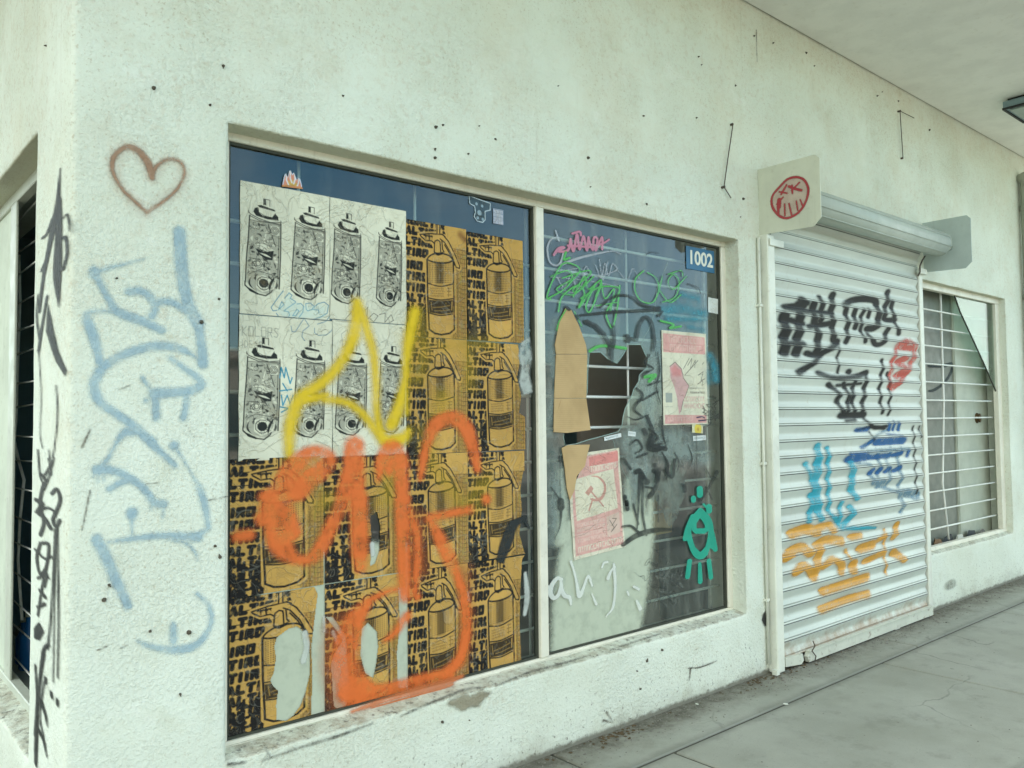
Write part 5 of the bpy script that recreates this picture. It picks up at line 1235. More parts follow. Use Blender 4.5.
def figure(cv):
    w, h = cv.w, cv.h; S_ = lambda ps: [(a*w, b*h) for a, b in ps]
    o = S_([(.02, .0), (.30, .06), (.55, .10), (.98, .16), (.96, .46), (.74, .54), (.74, .86), (.62, .98), (.36, .97), (.22, .80), (.28, .62), (.26, .42), (.06, .36)])
    cv.rgb[:] = (.02, .045, .06); cv.stroke(o, .010, (.50, .60, .64), closed=True)
    for a, b, r in ((.48, .62, .09), (.40, .82, .05), (.62, .84, .05), (.36, .3, .05), (.6, .34, .05)): cv.stroke([(a*w, b*h, r*w)], 0, (.22, .30, .34))
    cv.keep_only(o)
tilt_sheet('figure_sticker', [(467, 194), (492, 199), (490, 225), (468, 220)], figure, 'small dark cut out sticker with a white outline under the window head', 'sticker', mat='print_gloss', y=YP, res=.002, wave=.0004)
def mauve(cv):
    w, h = cv.w, cv.h; cv.rgb[:] = (.22, .26, .33)
    for y in (.12, .36, .6, .8): glyphs(cv, .1*w, .86*w, y*h, .14*h, (.50, .50, .56), .0035)
tilt_sheet('square_sticker', [(493, 208), (503, 210), (501, 225), (490, 222)], mauve, 'small mauve square sticker beside the dark cut out sticker', 'sticker', mat='print_gloss', y=YP, res=.002, wave=.0004)
def blank(cv): cv.rgb[:] = (.60, .63, .58); cv.stroke([(0, 0), (cv.w, 0), (cv.w, cv.h), (0, cv.h)], .004, (.4, .43, .4), closed=True)
tilt_sheet('blank_sticker', [(708, 297), (718, 299), (717, 314), (707, 312)], blank, 'small white square sticker below the blue number plate', 'sticker', mat='print_gloss', y=YP, res=.003, wave=.0004)
def flower(cv):
    w, h = cv.w, cv.h; cv.rgb[:] = (.55, .54, .34)
    cv.stroke([(.55*w, .55*h, .32*w)], 0, (.62, .48, .04)); cv.stroke([(.55*w, .55*h, .10*w)], 0, (.5, .3, .03))
tilt_sheet('yellow_sticker', [(692, 424), (703, 425), (703, 433), (692, 433)], flower, 'tiny yellow sticker under the pale pink poster', 'sticker', mat='print_gloss', y=YP-.002, res=.002, wave=.0004)
def label_(cv): cv.rgb[:] = (.64, .68, .66); glyphs(cv, .1*cv.w, .8*cv.w, .35*cv.h, .3*cv.h, (.2, .25, .26), .002)
for px, lab in (([(604, 437), (621, 433), (621, 437), (604, 441)], 'white paper strip taped above the torn pink poster'), ([(628, 431), (636, 432), (635, 436), (628, 436)], 'little white label stuck between the two pink posters'), ([(693, 436), (706, 435), (706, 440), (693, 441)], 'white paper strip taped below the yellow sticker')):
    tilt_sheet('paper_strip', px, label_, lab, 'paper strip', mat='print_gloss', y=YP-.002, res=.002, wave=.0004)

# ------------------------------------------------------------------ spray and marker on the shop glass
GLS = dict(surf=None, parent=win, y=YS, eps=0.0)
Ez = (230, 290, 3.413); Fz = (230, 500, 3.413)
ORA = mat_graffiti('orange_spray', (.95, .20, .038), patch=.60, alpha=.82, noise_amp=.16, scale=70)
YEL = mat_graffiti('yellow_spray', (.86, .60, .012), patch=.30, alpha=.90, noise_amp=.14, scale=60)
YELM = mat_graffiti('yellow_mist', (.66, .45, .02), patch=.4, alpha=.42, noise_amp=.2, scale=60)
org = gz(*Ez, [
    ([(120, 705), (170, 692), (240, 660), (310, 615), (340, 575), (318, 553), (270, 560), (215, 610), (180, 690), (150, 740)], [40, 56, 66, 62, 42, 34, 50, 66, 84, 90]),
    ([(130, 700), (230, 690), (280, 640)], [40, 60, 40]),
    ([(425, 530), (424, 590), (426, 660), (432, 745)], [64, 70, 66, 60]), ([(368, 755), (385, 680), (410, 590)], [26, 34, 36]),
    ([(506, 650), (520, 585), (553, 548), (582, 600), (588, 680), (592, 770)], [16, 44, 68, 58, 44, 44]), ([(540, 575), (546, 620)], [56, 30]),
    ([(662, 565), (690, 475), (740, 440), (792, 452), (825, 520), (845, 612)], [20, 44, 50, 52, 46, 24]), ([(875, 715)], 34), ([(650, 640), (664, 560)], [20, 30])])
org += gz(*Fz, [
    ([(160, 30), (170, 140), (205, 190), (250, 205), (300, 180), (340, 100), (395, -10)], [80, 76, 44, 32, 46, 46, 46]), ([(28, 125), (64, 120)], 36), ([(180, 60), (120, 60)], 60), ([(210, 110), (180, 20)], 60),
    ([(438, -10), (442, 150), (446, 228)], [60, 58, 40]), ([(590, 0), (592, 120), (596, 260), (600, 330)], [54, 50, 46, 40]),
    ([(680, 62), (740, 48), (822, 32)], [30, 26, 26]), ([(685, 70), (715, 130), (745, 190), (775, 255)], [20, 40, 46, 26]), ([(775, 255), (800, 340), (806, 450), (785, 540), (740, 590)], [26, 34, 36, 40, 50]),
    ([(468, 350), (425, 410), (398, 490), (395, 560), (420, 630), (480, 668), (560, 650), (650, 625), (745, 598)], [36, 70, 84, 90, 96, 80, 60, 60, 50]), ([(380, 660), (430, 690), (500, 672)], [30, 50, 40]),
    ([(470, 345), (540, 312), (610, 300), (640, 330)], [20, 16, 14, 24]), ([(602, 398), (560, 455), (530, 478)], [34, 26, 12]), ([(610, 20), (640, 150), (630, 320)], [20, 26, 22])])
patch('orange_tag_graffiti', ORA, lines=org, soft=.040, res=.006, label='large dripping orange letters', **dict(GLS, y=YS-.0012))
patch('orange_mist', mat_graffiti('orange_mist', (.60, .16, .04), patch=.4, alpha=.42, noise_amp=.2, scale=60), soft=.09, res=.012, lines=gz(*Fz, [([(800, 240), (810, 420), (790, 560)], 40), ([(640, 60), (650, 240)], 50), ([(380, 440), (370, 560), (400, 680)], 110), ([(540, 700), (720, 630)], 30)]), **dict(GLS, y=YS-.0006))
yel = gz(*Ez, [
    ([(435, 45), (430, 130), (410, 190), (370, 260), (310, 320), (240, 370), (215, 430), (203, 490), (203, 560)], [34, 40, 36, 34, 36, 44, 42, 36, 26]), ([(238, 375), (330, 360)], [44, 22]),
    ([(440, 60), (465, 130), (488, 210), (498, 300), (500, 400), (512, 480), (535, 515), (590, 505), (608, 480)], [34, 30, 26, 24, 22, 32, 44, 40, 20]), ([(320, 372), (400, 385), (460, 430), (520, 510)], [22, 24, 26, 30]),
    ([(632, 75), (615, 150), (603, 230), (598, 300), (580, 390), (552, 460)], [34, 36, 28, 26, 38, 44]), ([(600, 300), (602, 420)], 14)])
patch('yellow_tag_graffiti', YEL, lines=yel, soft=.050, res=.007, label='yellow sprayed outline letters', **dict(GLS, y=YS))
patch('yellow_mist', YELM, soft=.12, res=.014, lines=gz(*Ez, [([(725, 370), (720, 420)], 60), ([(640, 90), (660, 200), (640, 300)], 40), ([(720, 190), (830, 185), (900, 180)], 24), ([(812, 200), (818, 320)], 30), ([(660, 480), (690, 590), (730, 650), (800, 730), (860, 660)], 30), ([(310, 730), (330, 720)], 40), ([(540, 640), (530, 720)], 40), ([(620, 170), (640, 150)], 60), ([(880, 650), (840, 740)], 26)]), **dict(GLS, y=YS+.0006))
patch('black_smear', mat_graffiti('black_smear', (.02, .025, .025), patch=.25), soft=.012, lines=gz(*Fz, [([(995, 70), (965, 88), (942, 150), (925, 200)], [16, 34, 40, 30]), ([(962, 80), (1005, 62)], 20), ([(1000, 60), (1020, 95)], 10)]), **dict(GLS, y=YS+.001))
WSM = mat_graffiti('white_smear', (.62, .66, .60), patch=.4, alpha=.85)
for l_ in gz(*Fz, [([(255, 455), (262, 500), (250, 550)], 20), ([(1008, 250), (1014, 330), (1006, 390)], [10, 18, 12]), ([(812, 315), (815, 345)], 6), ([(320, 400), (322, 450)], 8), ([(352, 450), (368, 490)], [12, 8]), ([(485, 150), (488, 185)], 16)]):
    patch('white_smear', WSM, soft=.012, lines=[l_], **dict(GLS, y=YS+.001))
patch('white_smear', mat_graffiti('film_scraps', (.55, .60, .55), patch=.85, alpha=.9, noise_amp=.3), polys=[[(390+x/3.07, 180+y/3.07) for x, y in ((402, 500), (428, 482), (436, 540), (428, 600), (438, 650), (410, 660), (396, 620), (404, 570), (394, 540))]], soft=.02, **dict(GLS, y=YS+.001))
WHW = mat_graffiti('whitewash', (.58, .635, .49), patch=.30, alpha=.93, noise_amp=.2, scale=40)
patch('whitewash', WHW, polys=[[(246, 742), (243, 640), (262, 590), (300, 560), (330, 540), (412, 545), (418, 600), (412, 690), (330, 718)]], soft=.05, label='whitewash showing through the torn posters', **dict(GLS, y=YG-.0012))
patch('whitewash', WHW, polys=[[(566, 520), (600, 512), (640, 508), (652, 516), (654, 535), (651, 560), (648, 590), (640, 632), (551, 658), (552, 610), (558, 560)]], lines=[[(560, 470, 4), (563, 500, 8), (562, 540, 14)], [(628, 480, 3), (628, 500, 8), (630, 530, 16)], [(640, 470, 3), (641, 490, 6), (640, 520, 16)], [(650, 488, 2), (650, 510, 6), (648, 535, 10)]], soft=.06, label='whitewash over the lower part of the broken pane', **dict(GLS, y=YG-.0012))
# orange that ran on over the bottom rail and the sill
patch('orange_overspray', mat_graffiti('orange_rail', (.62, .17, .05), patch=.3, alpha=.85), plane=(1, .086), surf=None, parent=win, eps=.002, soft=.02, lines=[[(352, 711, 4), (400, 695, 7), (440, 684, 7), (462, 676, 4)], [(372, 708, 3), (420, 696, 8), (452, 684, 4)]])
# marker on the right pane
Mz = (540, 215, 5.389); Nz = (545, 300, 4.8); Kz = (600, 430, 4.038); Lz = (545, 540, 6.983)
GL2 = dict(GLS, res=.004, soft=.006)
patch('pink_tag_graffiti', mat_graffiti('pink_marker', (.66, .26, .36), patch=.3, alpha=.85), lines=gz(*Mz, [
    ([(75, 215), (100, 180), (130, 175), (95, 195), (150, 190), (165, 130)], 13), ([(165, 130), (180, 195), (200, 105), (213, 185), (235, 115), (252, 190), (262, 120)], 13), ([(262, 130), (285, 190), (290, 125), (310, 130), (300, 190), (335, 120), (335, 185)], 12), ([(300, 168), (345, 150), (372, 132)], 10), ([(175, 100), (215, 90), (220, 110)], 12), ([(150, 165), (300, 175)], 12)]), label='pink marker tag', **GL2)
patch('lilac_tag_graffiti', mat_graffiti('lilac_marker', (.50, .54, .57), patch=.4, alpha=.75), lines=gz(*Mz, [
    ([(85, 85), (98, 128), (103, 140)], 9), ([(100, 122), (62, 130), (40, 180), (52, 250), (85, 272), (112, 252), (128, 195)], 10), ([(112, 268), (210, 232), (310, 208), (390, 195), (435, 210)], [13, 13, 10, 6, 4]),
    ([(300, 270), (330, 340), (350, 260), (370, 330), (390, 265), (412, 298), (290, 330), (250, 275), (230, 335), (260, 290)], 4), ([(320, 240), (340, 350), (365, 250)], 4), ([(90, 330), (130, 390), (170, 320), (200, 400), (240, 340), (220, 290), (120, 300)], 4), ([(60, 335), (240, 352), (420, 385)], 4), ([(140, 360), (120, 400), (180, 420)], 4), ([(420, 300), (470, 350), (500, 290), (540, 350)], 3)]), label='lilac ring and underline around the pink tag', **dict(GL2, y=YS+.0006))
patch('green_tag_graffiti', mat_graffiti('green_marker', (.10, .50, .10), patch=.4, alpha=.85), lines=gz(*Mz, [
    ([(60, 455), (38, 440), (75, 340), (125, 262), (190, 270), (215, 300), (180, 345), (130, 400), (48, 448)], 8), ([(120, 340), (250, 300), (270, 320), (180, 400), (210, 410), (290, 330)], 7), ([(100, 520), (120, 440), (200, 380), (240, 420), (210, 500), (300, 370), (250, 480), (270, 520), (330, 380)], 9),
    ([(220, 450), (320, 390), (420, 390), (420, 430), (360, 520), (375, 590), (395, 600), (420, 480), (430, 380)], 9), ([(60, 330), (150, 300), (170, 345), (90, 400), (180, 430), (250, 360)], 7), ([(180, 440), (240, 330), (260, 400), (330, 350), (300, 440)], 8), ([(330, 350), (350, 450), (400, 400), (380, 520)], 7), ([(640, 400), (700, 470), (760, 430)], 6), ([(660, 330), (640, 420)], 6), ([(560, 300), (515, 345), (515, 415), (550, 465), (610, 470), (640, 400), (625, 340), (580, 310)], 7), ([(660, 470), (730, 440), (750, 360), (720, 320), (690, 360), (720, 400), (790, 330)], 6), ([(690, 320), (760, 300), (770, 330)], 6),
    ([(650, 570), (720, 590), (700, 610), (760, 600)], 12), ([(300, 490), (420, 470)], 6), ([(140, 200), (130, 240), (160, 230)], 12), ([(90, 620), (105, 570), (140, 510)], 7), ([(185, 520), (225, 600)], 6)])+gz(*Nz, [([(215, 245), (260, 222), (320, 222), (388, 232)], 15), ([(480, 370), (530, 360), (500, 390)], 16)]), label='bright green looping scribble', **dict(GL2, y=YS-.0008))
patch('teal_tag_graffiti', mat_graffiti('teal_marker', (.06, .33, .42), patch=.6, alpha=.7), lines=gz(*Mz, [
    ([(670, 515), (760, 505), (880, 530)], 46), ([(690, 560), (880, 560)], 30), ([(770, 430), (850, 450)], 30), ([(800, 600), (880, 620)], 18), ([(740, 460), (780, 520), (800, 450), (830, 540), (860, 460)], 6), ([(700, 480), (720, 560)], 6)])+gz(655, 320, 6.4, [([(350, 230), (380, 300), (390, 380)], 46), ([(340, 330), (345, 400)], 20)]), soft=.05, res=.007, **dict(GLS, y=YS+.0012))
patch('black_arc_graffiti', mat_graffiti('black_marker', (.03, .036, .034), patch=.45, alpha=.82), lines=gz(*Mz, [
    ([(215, 542), (320, 530), (450, 520), (645, 512)], [12, 17, 18, 20]), ([(322, 500), (380, 452), (440, 432), (500, 445), (560, 488), (645, 500)], [10, 13, 15, 14, 16, 14]), ([(640, 545), (660, 520)], 12), ([(250, 575), (300, 600), (345, 640)], 20), ([(570, 215), (600, 200), (640, 205)], 4), ([(740, 300), (775, 310)], 4), ([(800, 370), (850, 390), (865, 420)], 6)])+gz(*Nz, [
    ([(200, 105), (250, 130), (290, 180), (315, 230), (322, 295)], [22, 22, 22, 24, 14]), ([(328, 128), (332, 200), (312, 262)], 17), ([(440, 190), (455, 120), (485, 82), (513, 110), (526, 195), (520, 240)], 15), ([(395, 175), (400, 195)], 24), ([(412, 185), (440, 192)], 16), ([(105, 35), (115, 45)], 16), ([(148, 75), (155, 92)], 13),
    ([(495, 410), (550, 390)], 10), ([(470, 480), (540, 440)], 10), ([(520, 700), (580, 715)], 20), ([(490, 560), (520, 640), (500, 700)], 18), ([(475, 625), (482, 640)], 24)]), label='loose black marker arcs around the hole', **dict(GL2, y=YS-.0015))
patch('black_drip_graffiti', mat_graffiti('black_drip', (.025, .03, .028), patch=.5, alpha=.8), lines=gz(*Kz, [
    ([(95, 115), (125, 158)], 9), ([(165, 180), (158, 260), (155, 330), (150, 400)], [22, 12, 8, 5]), ([(175, 200), (172, 330), (188, 425)], [12, 10, 8]), ([(135, 300), (155, 380)], 8), ([(222, 140), (235, 195)], 16), ([(240, 160), (230, 220), (202, 268)], [18, 16, 22]), ([(265, 160), (292, 190), (302, 120)], 12),
    ([(95, 462), (150, 425), (220, 405), (292, 402)], [18, 22, 20, 10]), ([(90, 390), (125, 388), (155, 412)], 10), ([(405, 285), (440, 230), (472, 170)], [14, 12, 16]), ([(428, 230), (452, 280)], 6), ([(235, 265), (236, 370)], 6), ([(340, 225), (342, 245)], 18), ([(420, 140), (452, 200)], 5), ([(390, 20), (392, 180)], 3), ([(165, 190), (190, 210)], 24), ([(150, 110), (190, 95)], 10),
    ([(108, 290), (112, 320)], 16)]), label='black dripping marks near the bottom of the pane', **dict(GL2, y=YS-.001))
patch('black_drip_graffiti', bpy.data.materials['black_drip'], lines=gz(545, 420, 6.4, [([(98, 240), (98, 260)], 26), ([(98, 260), (96, 340), (98, 510)], 4), ([(100, 520), (104, 560)], 44), ([(104, 560), (96, 680), (60, 760)], [20, 8, 6]), ([(40, 430), (110, 530)], 8), ([(510, 490), (525, 540)], 26)]), label='black dripping marks beside the torn pink poster', **dict(GL2, y=YS-.001))
rs = np.random.RandomState(3); sq = []
for _ in range(34):
    x, y = rs.uniform(190, 330), rs.uniform(500, 690); p = [(x, y)]
    for k in range(5): x += rs.uniform(-22, 22); y += rs.uniform(-24, 24); p.append((x, y))
    sq.append((p, rs.uniform(1.2, 2.6)))
for _ in range(16):
    x, y = rs.uniform(330, 440)+0, rs.uniform(385, 440)-0; p = [(x, y)]
sc2 = []
for _ in range(14):
    x, y = rs.uniform(340, 400), rs.uniform(520, 660); p = [(x, y)]
    for k in range(5): x += rs.uniform(-26, 26); y += rs.uniform(-26, 26); p.append((x, y))
    sc2.append((p, 5))
SMG = mat_graffiti('murky_smear', (.34, .42, .38), patch=.75, alpha=.6, noise_amp=.3, scale=30)
for l_ in ([(552, 455, 16), (556, 500, 18), (552, 540, 10)], [(632, 440, 26), (640, 470, 24), (632, 500, 14)], [(665, 445, 30), (690, 448, 26), (705, 460, 12)], [(560, 330, 20), (552, 400, 12), (550, 470, 8)], [(655, 360, 10), (648, 400, 14), (652, 440, 16)]):
    patch('murky_smear', SMG, lines=[l_], soft=.10, res=.009, **dict(GLS, y=YS+.0024))
patch('black_scrawl_graffiti', mat_graffiti('black_scrawl', (.02, .025, .022), patch=.45, alpha=.85), lines=gz(*Nz, [
    ([(505, 260), (480, 300), (520, 330), (470, 360), (530, 380)], [6, 10, 8, 10, 5]), ([(440, 420), (470, 460), (430, 520), (470, 560)], [8, 12, 10, 5]), ([(540, 250), (550, 340), (535, 420), (555, 500)], [5, 9, 6, 4]), ([(500, 620), (540, 660), (500, 700), (560, 690)], [10, 14, 16, 8]), ([(395, 560), (440, 575), (500, 548)], [4, 7, 4]), ([(560, 560), (565, 640), (580, 700)], [8, 10, 6])])+gz(*Kz, [
    ([(205, 20), (195, 70), (230, 80), (265, 68)], [14, 18, 18, 8]), ([(120, 60), (150, 40), (170, 75), (140, 95)], [5, 8, 8, 4]), ([(250, 90), (275, 140), (268, 200)], [6, 10, 4]), ([(145, 170), (160, 165), (175, 190)], 20), ([(218, 165), (232, 175), (228, 205)], 20), ([(185, 230), (215, 235)], 8), ([(300, 90), (318, 130), (310, 170)], [4, 6, 3]), ([(355, 60), (372, 110), (365, 150)], [3, 5, 3]), ([(330, 120), (335, 150)], 4)]), label='black scrawls and drips between the two pink posters', **dict(GL2, y=YS-.0004))
patch('scratched_scribble', mat_graffiti('grey_scratch', (.05, .055, .05), patch=.5, alpha=.7), lines=gz(*Kz, sq), **dict(GL2, res=.0035, soft=.004, y=YS+.0015))
patch('scratched_scribble', bpy.data.materials['grey_scratch'], lines=gz(655, 320, 6.4, sc2), **dict(GL2, res=.0035, soft=.004, y=YS+.0015))
patch('pale_scratches', mat_graffiti('pale_scratch', (.30, .33, .29), patch=.5, alpha=.6), lines=gz(*Kz, [([(x, y) for x, y in p], w) for p, w in [([(x+25, y+18) for x, y in q], 1.6) for q, _ in sq[:22]]]), **dict(GL2, res=.0035, soft=.004, y=YS+.0018))
patch('white_tag_graffiti', mat_graffiti('white_paint', (.74, .77, .70), patch=.25, alpha=.9), lines=[[(u, v, w*1.35) for u, v, w in l] for l in gz(*Lz, [
    ([(115, 275), (85, 268), (48, 315), (38, 370), (62, 405), (92, 385), (110, 330), (112, 290), (118, 350), (140, 390), (172, 402), (182, 452)], [18, 20, 24, 24, 22, 20, 18, 16, 20, 22, 20, 10]), ([(180, 150), (202, 215), (222, 300), (240, 392), (270, 330), (302, 252), (330, 320)], [14, 12, 14, 22, 16, 14, 10]), ([(328, 375), (358, 448)], [6, 14]),
    ([(398, 190), (412, 160), (436, 155)], 12), ([(488, 190), (462, 215), (440, 268)], [14, 14, 20]), ([(480, 170), (490, 290), (486, 400), (470, 480), (425, 535)], [14, 16, 13, 14, 6]), ([(640, 425), (665, 480)], [12, 22]), ([(620, 325), (655, 345)], 14), ([(575, 360), (585, 385)], 10), ([(25, 320), (30, 360)], 8)])], label='white painted letters ang', **dict(GL2, y=YS-.0018))
# a green one eyed creature
def KP(ps): return [(600+x/4.038, 430+y/4.038) for x, y in ps]
Ares = .0035
ring = [([(405, 325), (372, 365), (358, 410), (368, 460), (385, 498), (405, 512), (425, 498), (442, 450), (448, 400), (437, 360), (405, 325)], 22), ([(380, 375), (405, 345), (432, 380), (425, 405), (385, 405), (380, 380)], 20), ([(390, 408), (420, 408)], 22), ([(345, 438), (356, 395), (375, 350)], 22), ([(466, 482), (455, 430), (442, 380)], 20), ([(462, 478), (450, 470)], 16), ([(345, 440), (358, 420)], 14),
        ([(362, 530), (354, 592)], 20), ([(403, 540), (405, 612)], [14, 20]), ([(440, 528), (448, 595)], 19), ([(403, 238), (404, 262)], 25), ([(377, 275), (378, 284)], 20), ([(440, 310), (441, 326)], 24), ([(385, 500), (428, 500)], 18), ([(418, 300), (436, 318)], 10), ([(380, 480), (405, 500), (432, 475)], 16)]
patch('creature_graffiti', mat_graffiti('emerald_paint', (.015, .36, .24), patch=.12, alpha=.97, noise_amp=.05), lines=gz(*Kz, ring), res=.0035, soft=.005, surf=None, parent=win, y=YS-.002, eps=0, label='emerald green one eyed creature')

# ------------------------------------------------------------------ what stands behind the glass
def leaning(name, px, y, th, mat, label, cat, lean=0.0, grid=None):
    xz = XZ(px, y)
    m = MB().prism(xz, lambda x, z, t: (x, y+t+lean*(z-.45), z), th)
    o = m.build(name, mat); zb = min(q[1] for q in xz); xb = sum(q[0] for q in xz)/len(xz)
    off = Vector((xb, y, zb)); o.data.transform(mathutils.Matrix.Translation(-off)); o.location = off
    return tag(o, label, cat)
cm = MB(); cyy = .1135
for px, t0, t1 in (([(566, 308), (572, 310), (579, 325), (586, 345), (587, 354), (556, 354), (555, 345), (560, 322)], .004, -.002), ([(587, 354.4), (586.5, 398), (554.5, 398), (556, 354.4)], -.002, .001), ([(586.5, 398.4), (590, 430), (566, 433), (553, 432), (554.5, 398.4)], .001, -.006)):
    q = XZ(px, cyy); zs_ = [z for x, z in q]; z1_, z0_ = max(zs_), min(zs_)
    cm.prism(q, lambda x, z, t: (x, cyy+t+t0+(t1-t0)*(z1_-z)/(z1_-z0_), z), .0035)
cm.tube([(x, cyy-.001, z) for x, z in XZ([(561, 400), (557, 412), (564, 418), (566, 432)], cyy)], .0012, 5)
co_ = cm.build('cardboard_sheet', 'card'); cb_ = XZ([(570, 432)], cyy)[0]; co_.data.transform(mathutils.Matrix.Translation((-cb_[0], -cyy, -cb_[1]))); co_.location = (cb_[0], cyy, cb_[1])
tag(co_, 'brown creased cardboard with a pointed top taped over the broken pane', 'cardboard')
leaning('cardboard_flap', [(562, 448), (568, 445), (590, 444.5), (587, 456), (585, 466), (577, 476), (574.5, 490), (570, 500), (567, 488), (565, 468)], .1125, .004, 'card', 'folded brown cardboard flap in the tear of the hammer and sickle poster', 'cardboard')
leaning('cardboard_scrap', [(650, 492), (672, 488), (672, 532), (652, 536)], .25, .01, 'card', 'small brown cardboard scrap in the dark beside the whitewashed patch', 'cardboard')
q0 = pt(578, 400, 1, .62); q1 = pt(656, 400, 1, .62); zt_ = pt(640, 338, 1, .62)[2]
pb = MB().box(q0[0], q1[0], .62, .635, .02, zt_).box(q0[0], q0[0]+.05, .6, .6195, .02, zt_).build('brown_partition', 'brown_panel'); pb.data.transform(mathutils.Matrix.Translation((-3.8, -.62, -.02))); pb.location = (3.8, .62, .02); tag(pb, 'dark brown hardboard partition seen through the hole in the pane', 'partition')
# crumpled plastic film hanging behind the glass
xz = XZ([(622, 345), (672, 345), (672, 520), (622, 520)], .185); x0, x1 = xz[0][0], xz[1][0]+.1; z1, z0 = xz[0][1], .95
nx, nz = 60, 90; P = np.zeros((nz, nx, 3))
for j in range(nz):
    for i in range(nx):
        x = x0+(x1-x0)*i/(nx-1); z = z1+(z0-z1)*j/(nz-1)
        P[j, i] = (x, .18+.028*mnoise.noise(Vector((x*9, z*3.0, 1)))+.016*mnoise.noise(Vector((x*24, z*9, 4))), z)
ii, jj = np.meshgrid(np.arange(nx-1)/nx, np.arange(nz-1)/nz)
keep = (ii > .52-.9*jj+.06*np.sin(jj*22)) & (ii < .97-.05*np.sin(jj*15)) & (jj < .9+.08*np.sin(ii*11))
pl_ = link('plastic_sheet', grid_mesh('plastic_sheet', P, keep), 'plastic'); tag(pl_, 'crumpled grey translucent plastic sheet hanging behind the broken pane', 'plastic sheet')
# blue bottles on the ledge inside the side window
for i, (u, v, s) in enumerate(((30, 580, 1.0), (24, 600, .8))):
    p = pt(u, v, 0, CX+.24); bt = MB()
    h = .26*s; r = .045*s
    bt.tube([(0, 0, 0), (0, 0, .01), (0, 0, h*.62), (0, 0, h*.75), (0, 0, h*.84), (0, 0, h)], [r*.9, r, r, r*.55, r*.35, r*.35], 14)
    o = bt.build('plastic_bottle', 'blueplastic', None, True); o.location = (CX+.24, p[1], .38)
    cp = MB().tube([(0, 0, h), (0, 0, h+.022)], r*.42, 12).build('cap', 'door', o, True)
    tag(o, ['taller blue plastic bottle inside the side window', 'shorter blue plastic bottle inside the side window'][i], 'bottle', 'blue bottles inside the side window')

# ------------------------------------------------------------------ wires, lamp, pipe on the facade
def bent(name, px, label):
    pts = wall_pts(px, -.018); m = MB().tube(pts, .0034, 7)
    p = pts[0]
    m.tube([p, (p[0], .01, p[2])], .008, 7); q = pts[-2]
    m.tube([q, (q[0], .01, q[2])], .008, 7); m.tube([(q[0], -.02, q[2]-.006), (q[0], -.02, q[2]+.006)], .007, 7)
    o = m.build(name, 'wire', None, True); off = Vector(pts[1]); o.data.transform(mathutils.Matrix.Translation(-off)); o.location = off
    return tag(o, label, 'wire')
bent('bent_wire', [(733, 124), (728, 158), (724, 187), (731, 198)], 'long thin bent wire on the wall above the shutter bracket')
bent('bent_wire', [(903, 158), (901.5, 135), (900, 111), (914, 118)], 'hooked wire high on the wall near the canopy')
lx, lx1, ly = 7.63, 8.12, -.455
lamp = empty('canopy_lamp', (lx, ly, ZC)); tag(lamp, 'blue grey box lamp fixed under the canopy', 'lamp')
def lp(m, n, mat):
    o = m.build(n, mat); o.parent = lamp; o.location = -Vector((lx, ly, ZC)); return o
lp(MB().box(lx, lx1, ly-1.25, ly, ZC-.085, ZC-.022, .004), 'housing', 'lamp'); lp(MB().box(lx+.03, lx1-.03, ly-1.22, ly-.03, ZC-.022, ZC), 'mounting_plate', 'black')
lp(MB().box(lx+.04, lx1-.04, ly-1.21, ly-.04, ZC-.102, ZC-.0855, .003), 'diffuser', 'lampglass')
lp(MB().box(lx-.004, lx1+.004, ly-.014, ly+.004, ZC-.094, ZC-.078).box(lx-.004, lx+.012, ly-1.25, ly-.0145, ZC-.094, ZC-.078).box(lx1-.012, lx1+.004, ly-1.25, ly-.0145, ZC-.094, ZC-.078), 'rim', 'black')
px_ = pt(1024, 300, 1, -.075); zt = pt(1022, 174, 1, -.075)[2]; zb = pt(1022, 486, 1, -.075)[2]
dpipe = MB(); xp = px_[0]+.21
dpipe.tube([(xp, .0, zt-.03), (xp, -.05, zt-.005), (xp, -.075, zt-.05), (xp, -.075, zt-.12), (xp, -.075, zb)], .062, 16)
pipe = dpipe.build('downpipe', 'pipe', None, True); tag(pipe, 'dark grey vertical pipe at the far end of the facade', 'pipe')
for z in (zt-.35, (zt+zb)/2+.3, zb+.3):
    MB().tube([(xp, -.075, z), (xp, -.075, z+.05)], .07, 16).build('clamp', 'pipe', pipe)
gi = pt(768, 500, 1, -.02)
cd = MB().tube([(4.596, -.014, 2.74), (4.596, -.014, 1.6), (4.598, -.014, .06)], .010, 8)
o = cd.build('thin_conduit', 'trim', None, True); tag(o, 'thin cream cable conduit beside the left shutter rail', 'conduit')
for z in (2.3, 1.3, .45): MB().box(4.578, 4.614, -.027, .004, z, z+.016).build('clip', 'trim', o)

# ------------------------------------------------------------------ ground
def slab_mesh(name, rects, z, th, mat, bev=.006):
    m = MB()
    for x0, x1, y0, y1 in rects: m.box(x0, x1, y0, y1, z-th, z, bev)
    o = m.build(name, mat); tag(o, kind='structure'); return o
g = MB(); g.v = [(-250, -250, -.16), (250, -250, -.16), (250, 250, -.16), (-250, 250, -.16)]; g.f = [(0, 1, 2, 3)]
tag(g.build('ground', 'asphalt'), kind='structure')
j = MB(); j.v = [(-4, -3.35, -.008), (40, -3.35, -.008), (40, 12, -.008), (-4, 12, -.008)]; j.f = [(0, 1, 2, 3)]
tag(j.build('pavement_bed', 'joint'), kind='structure')
rects = []; GAP = .009
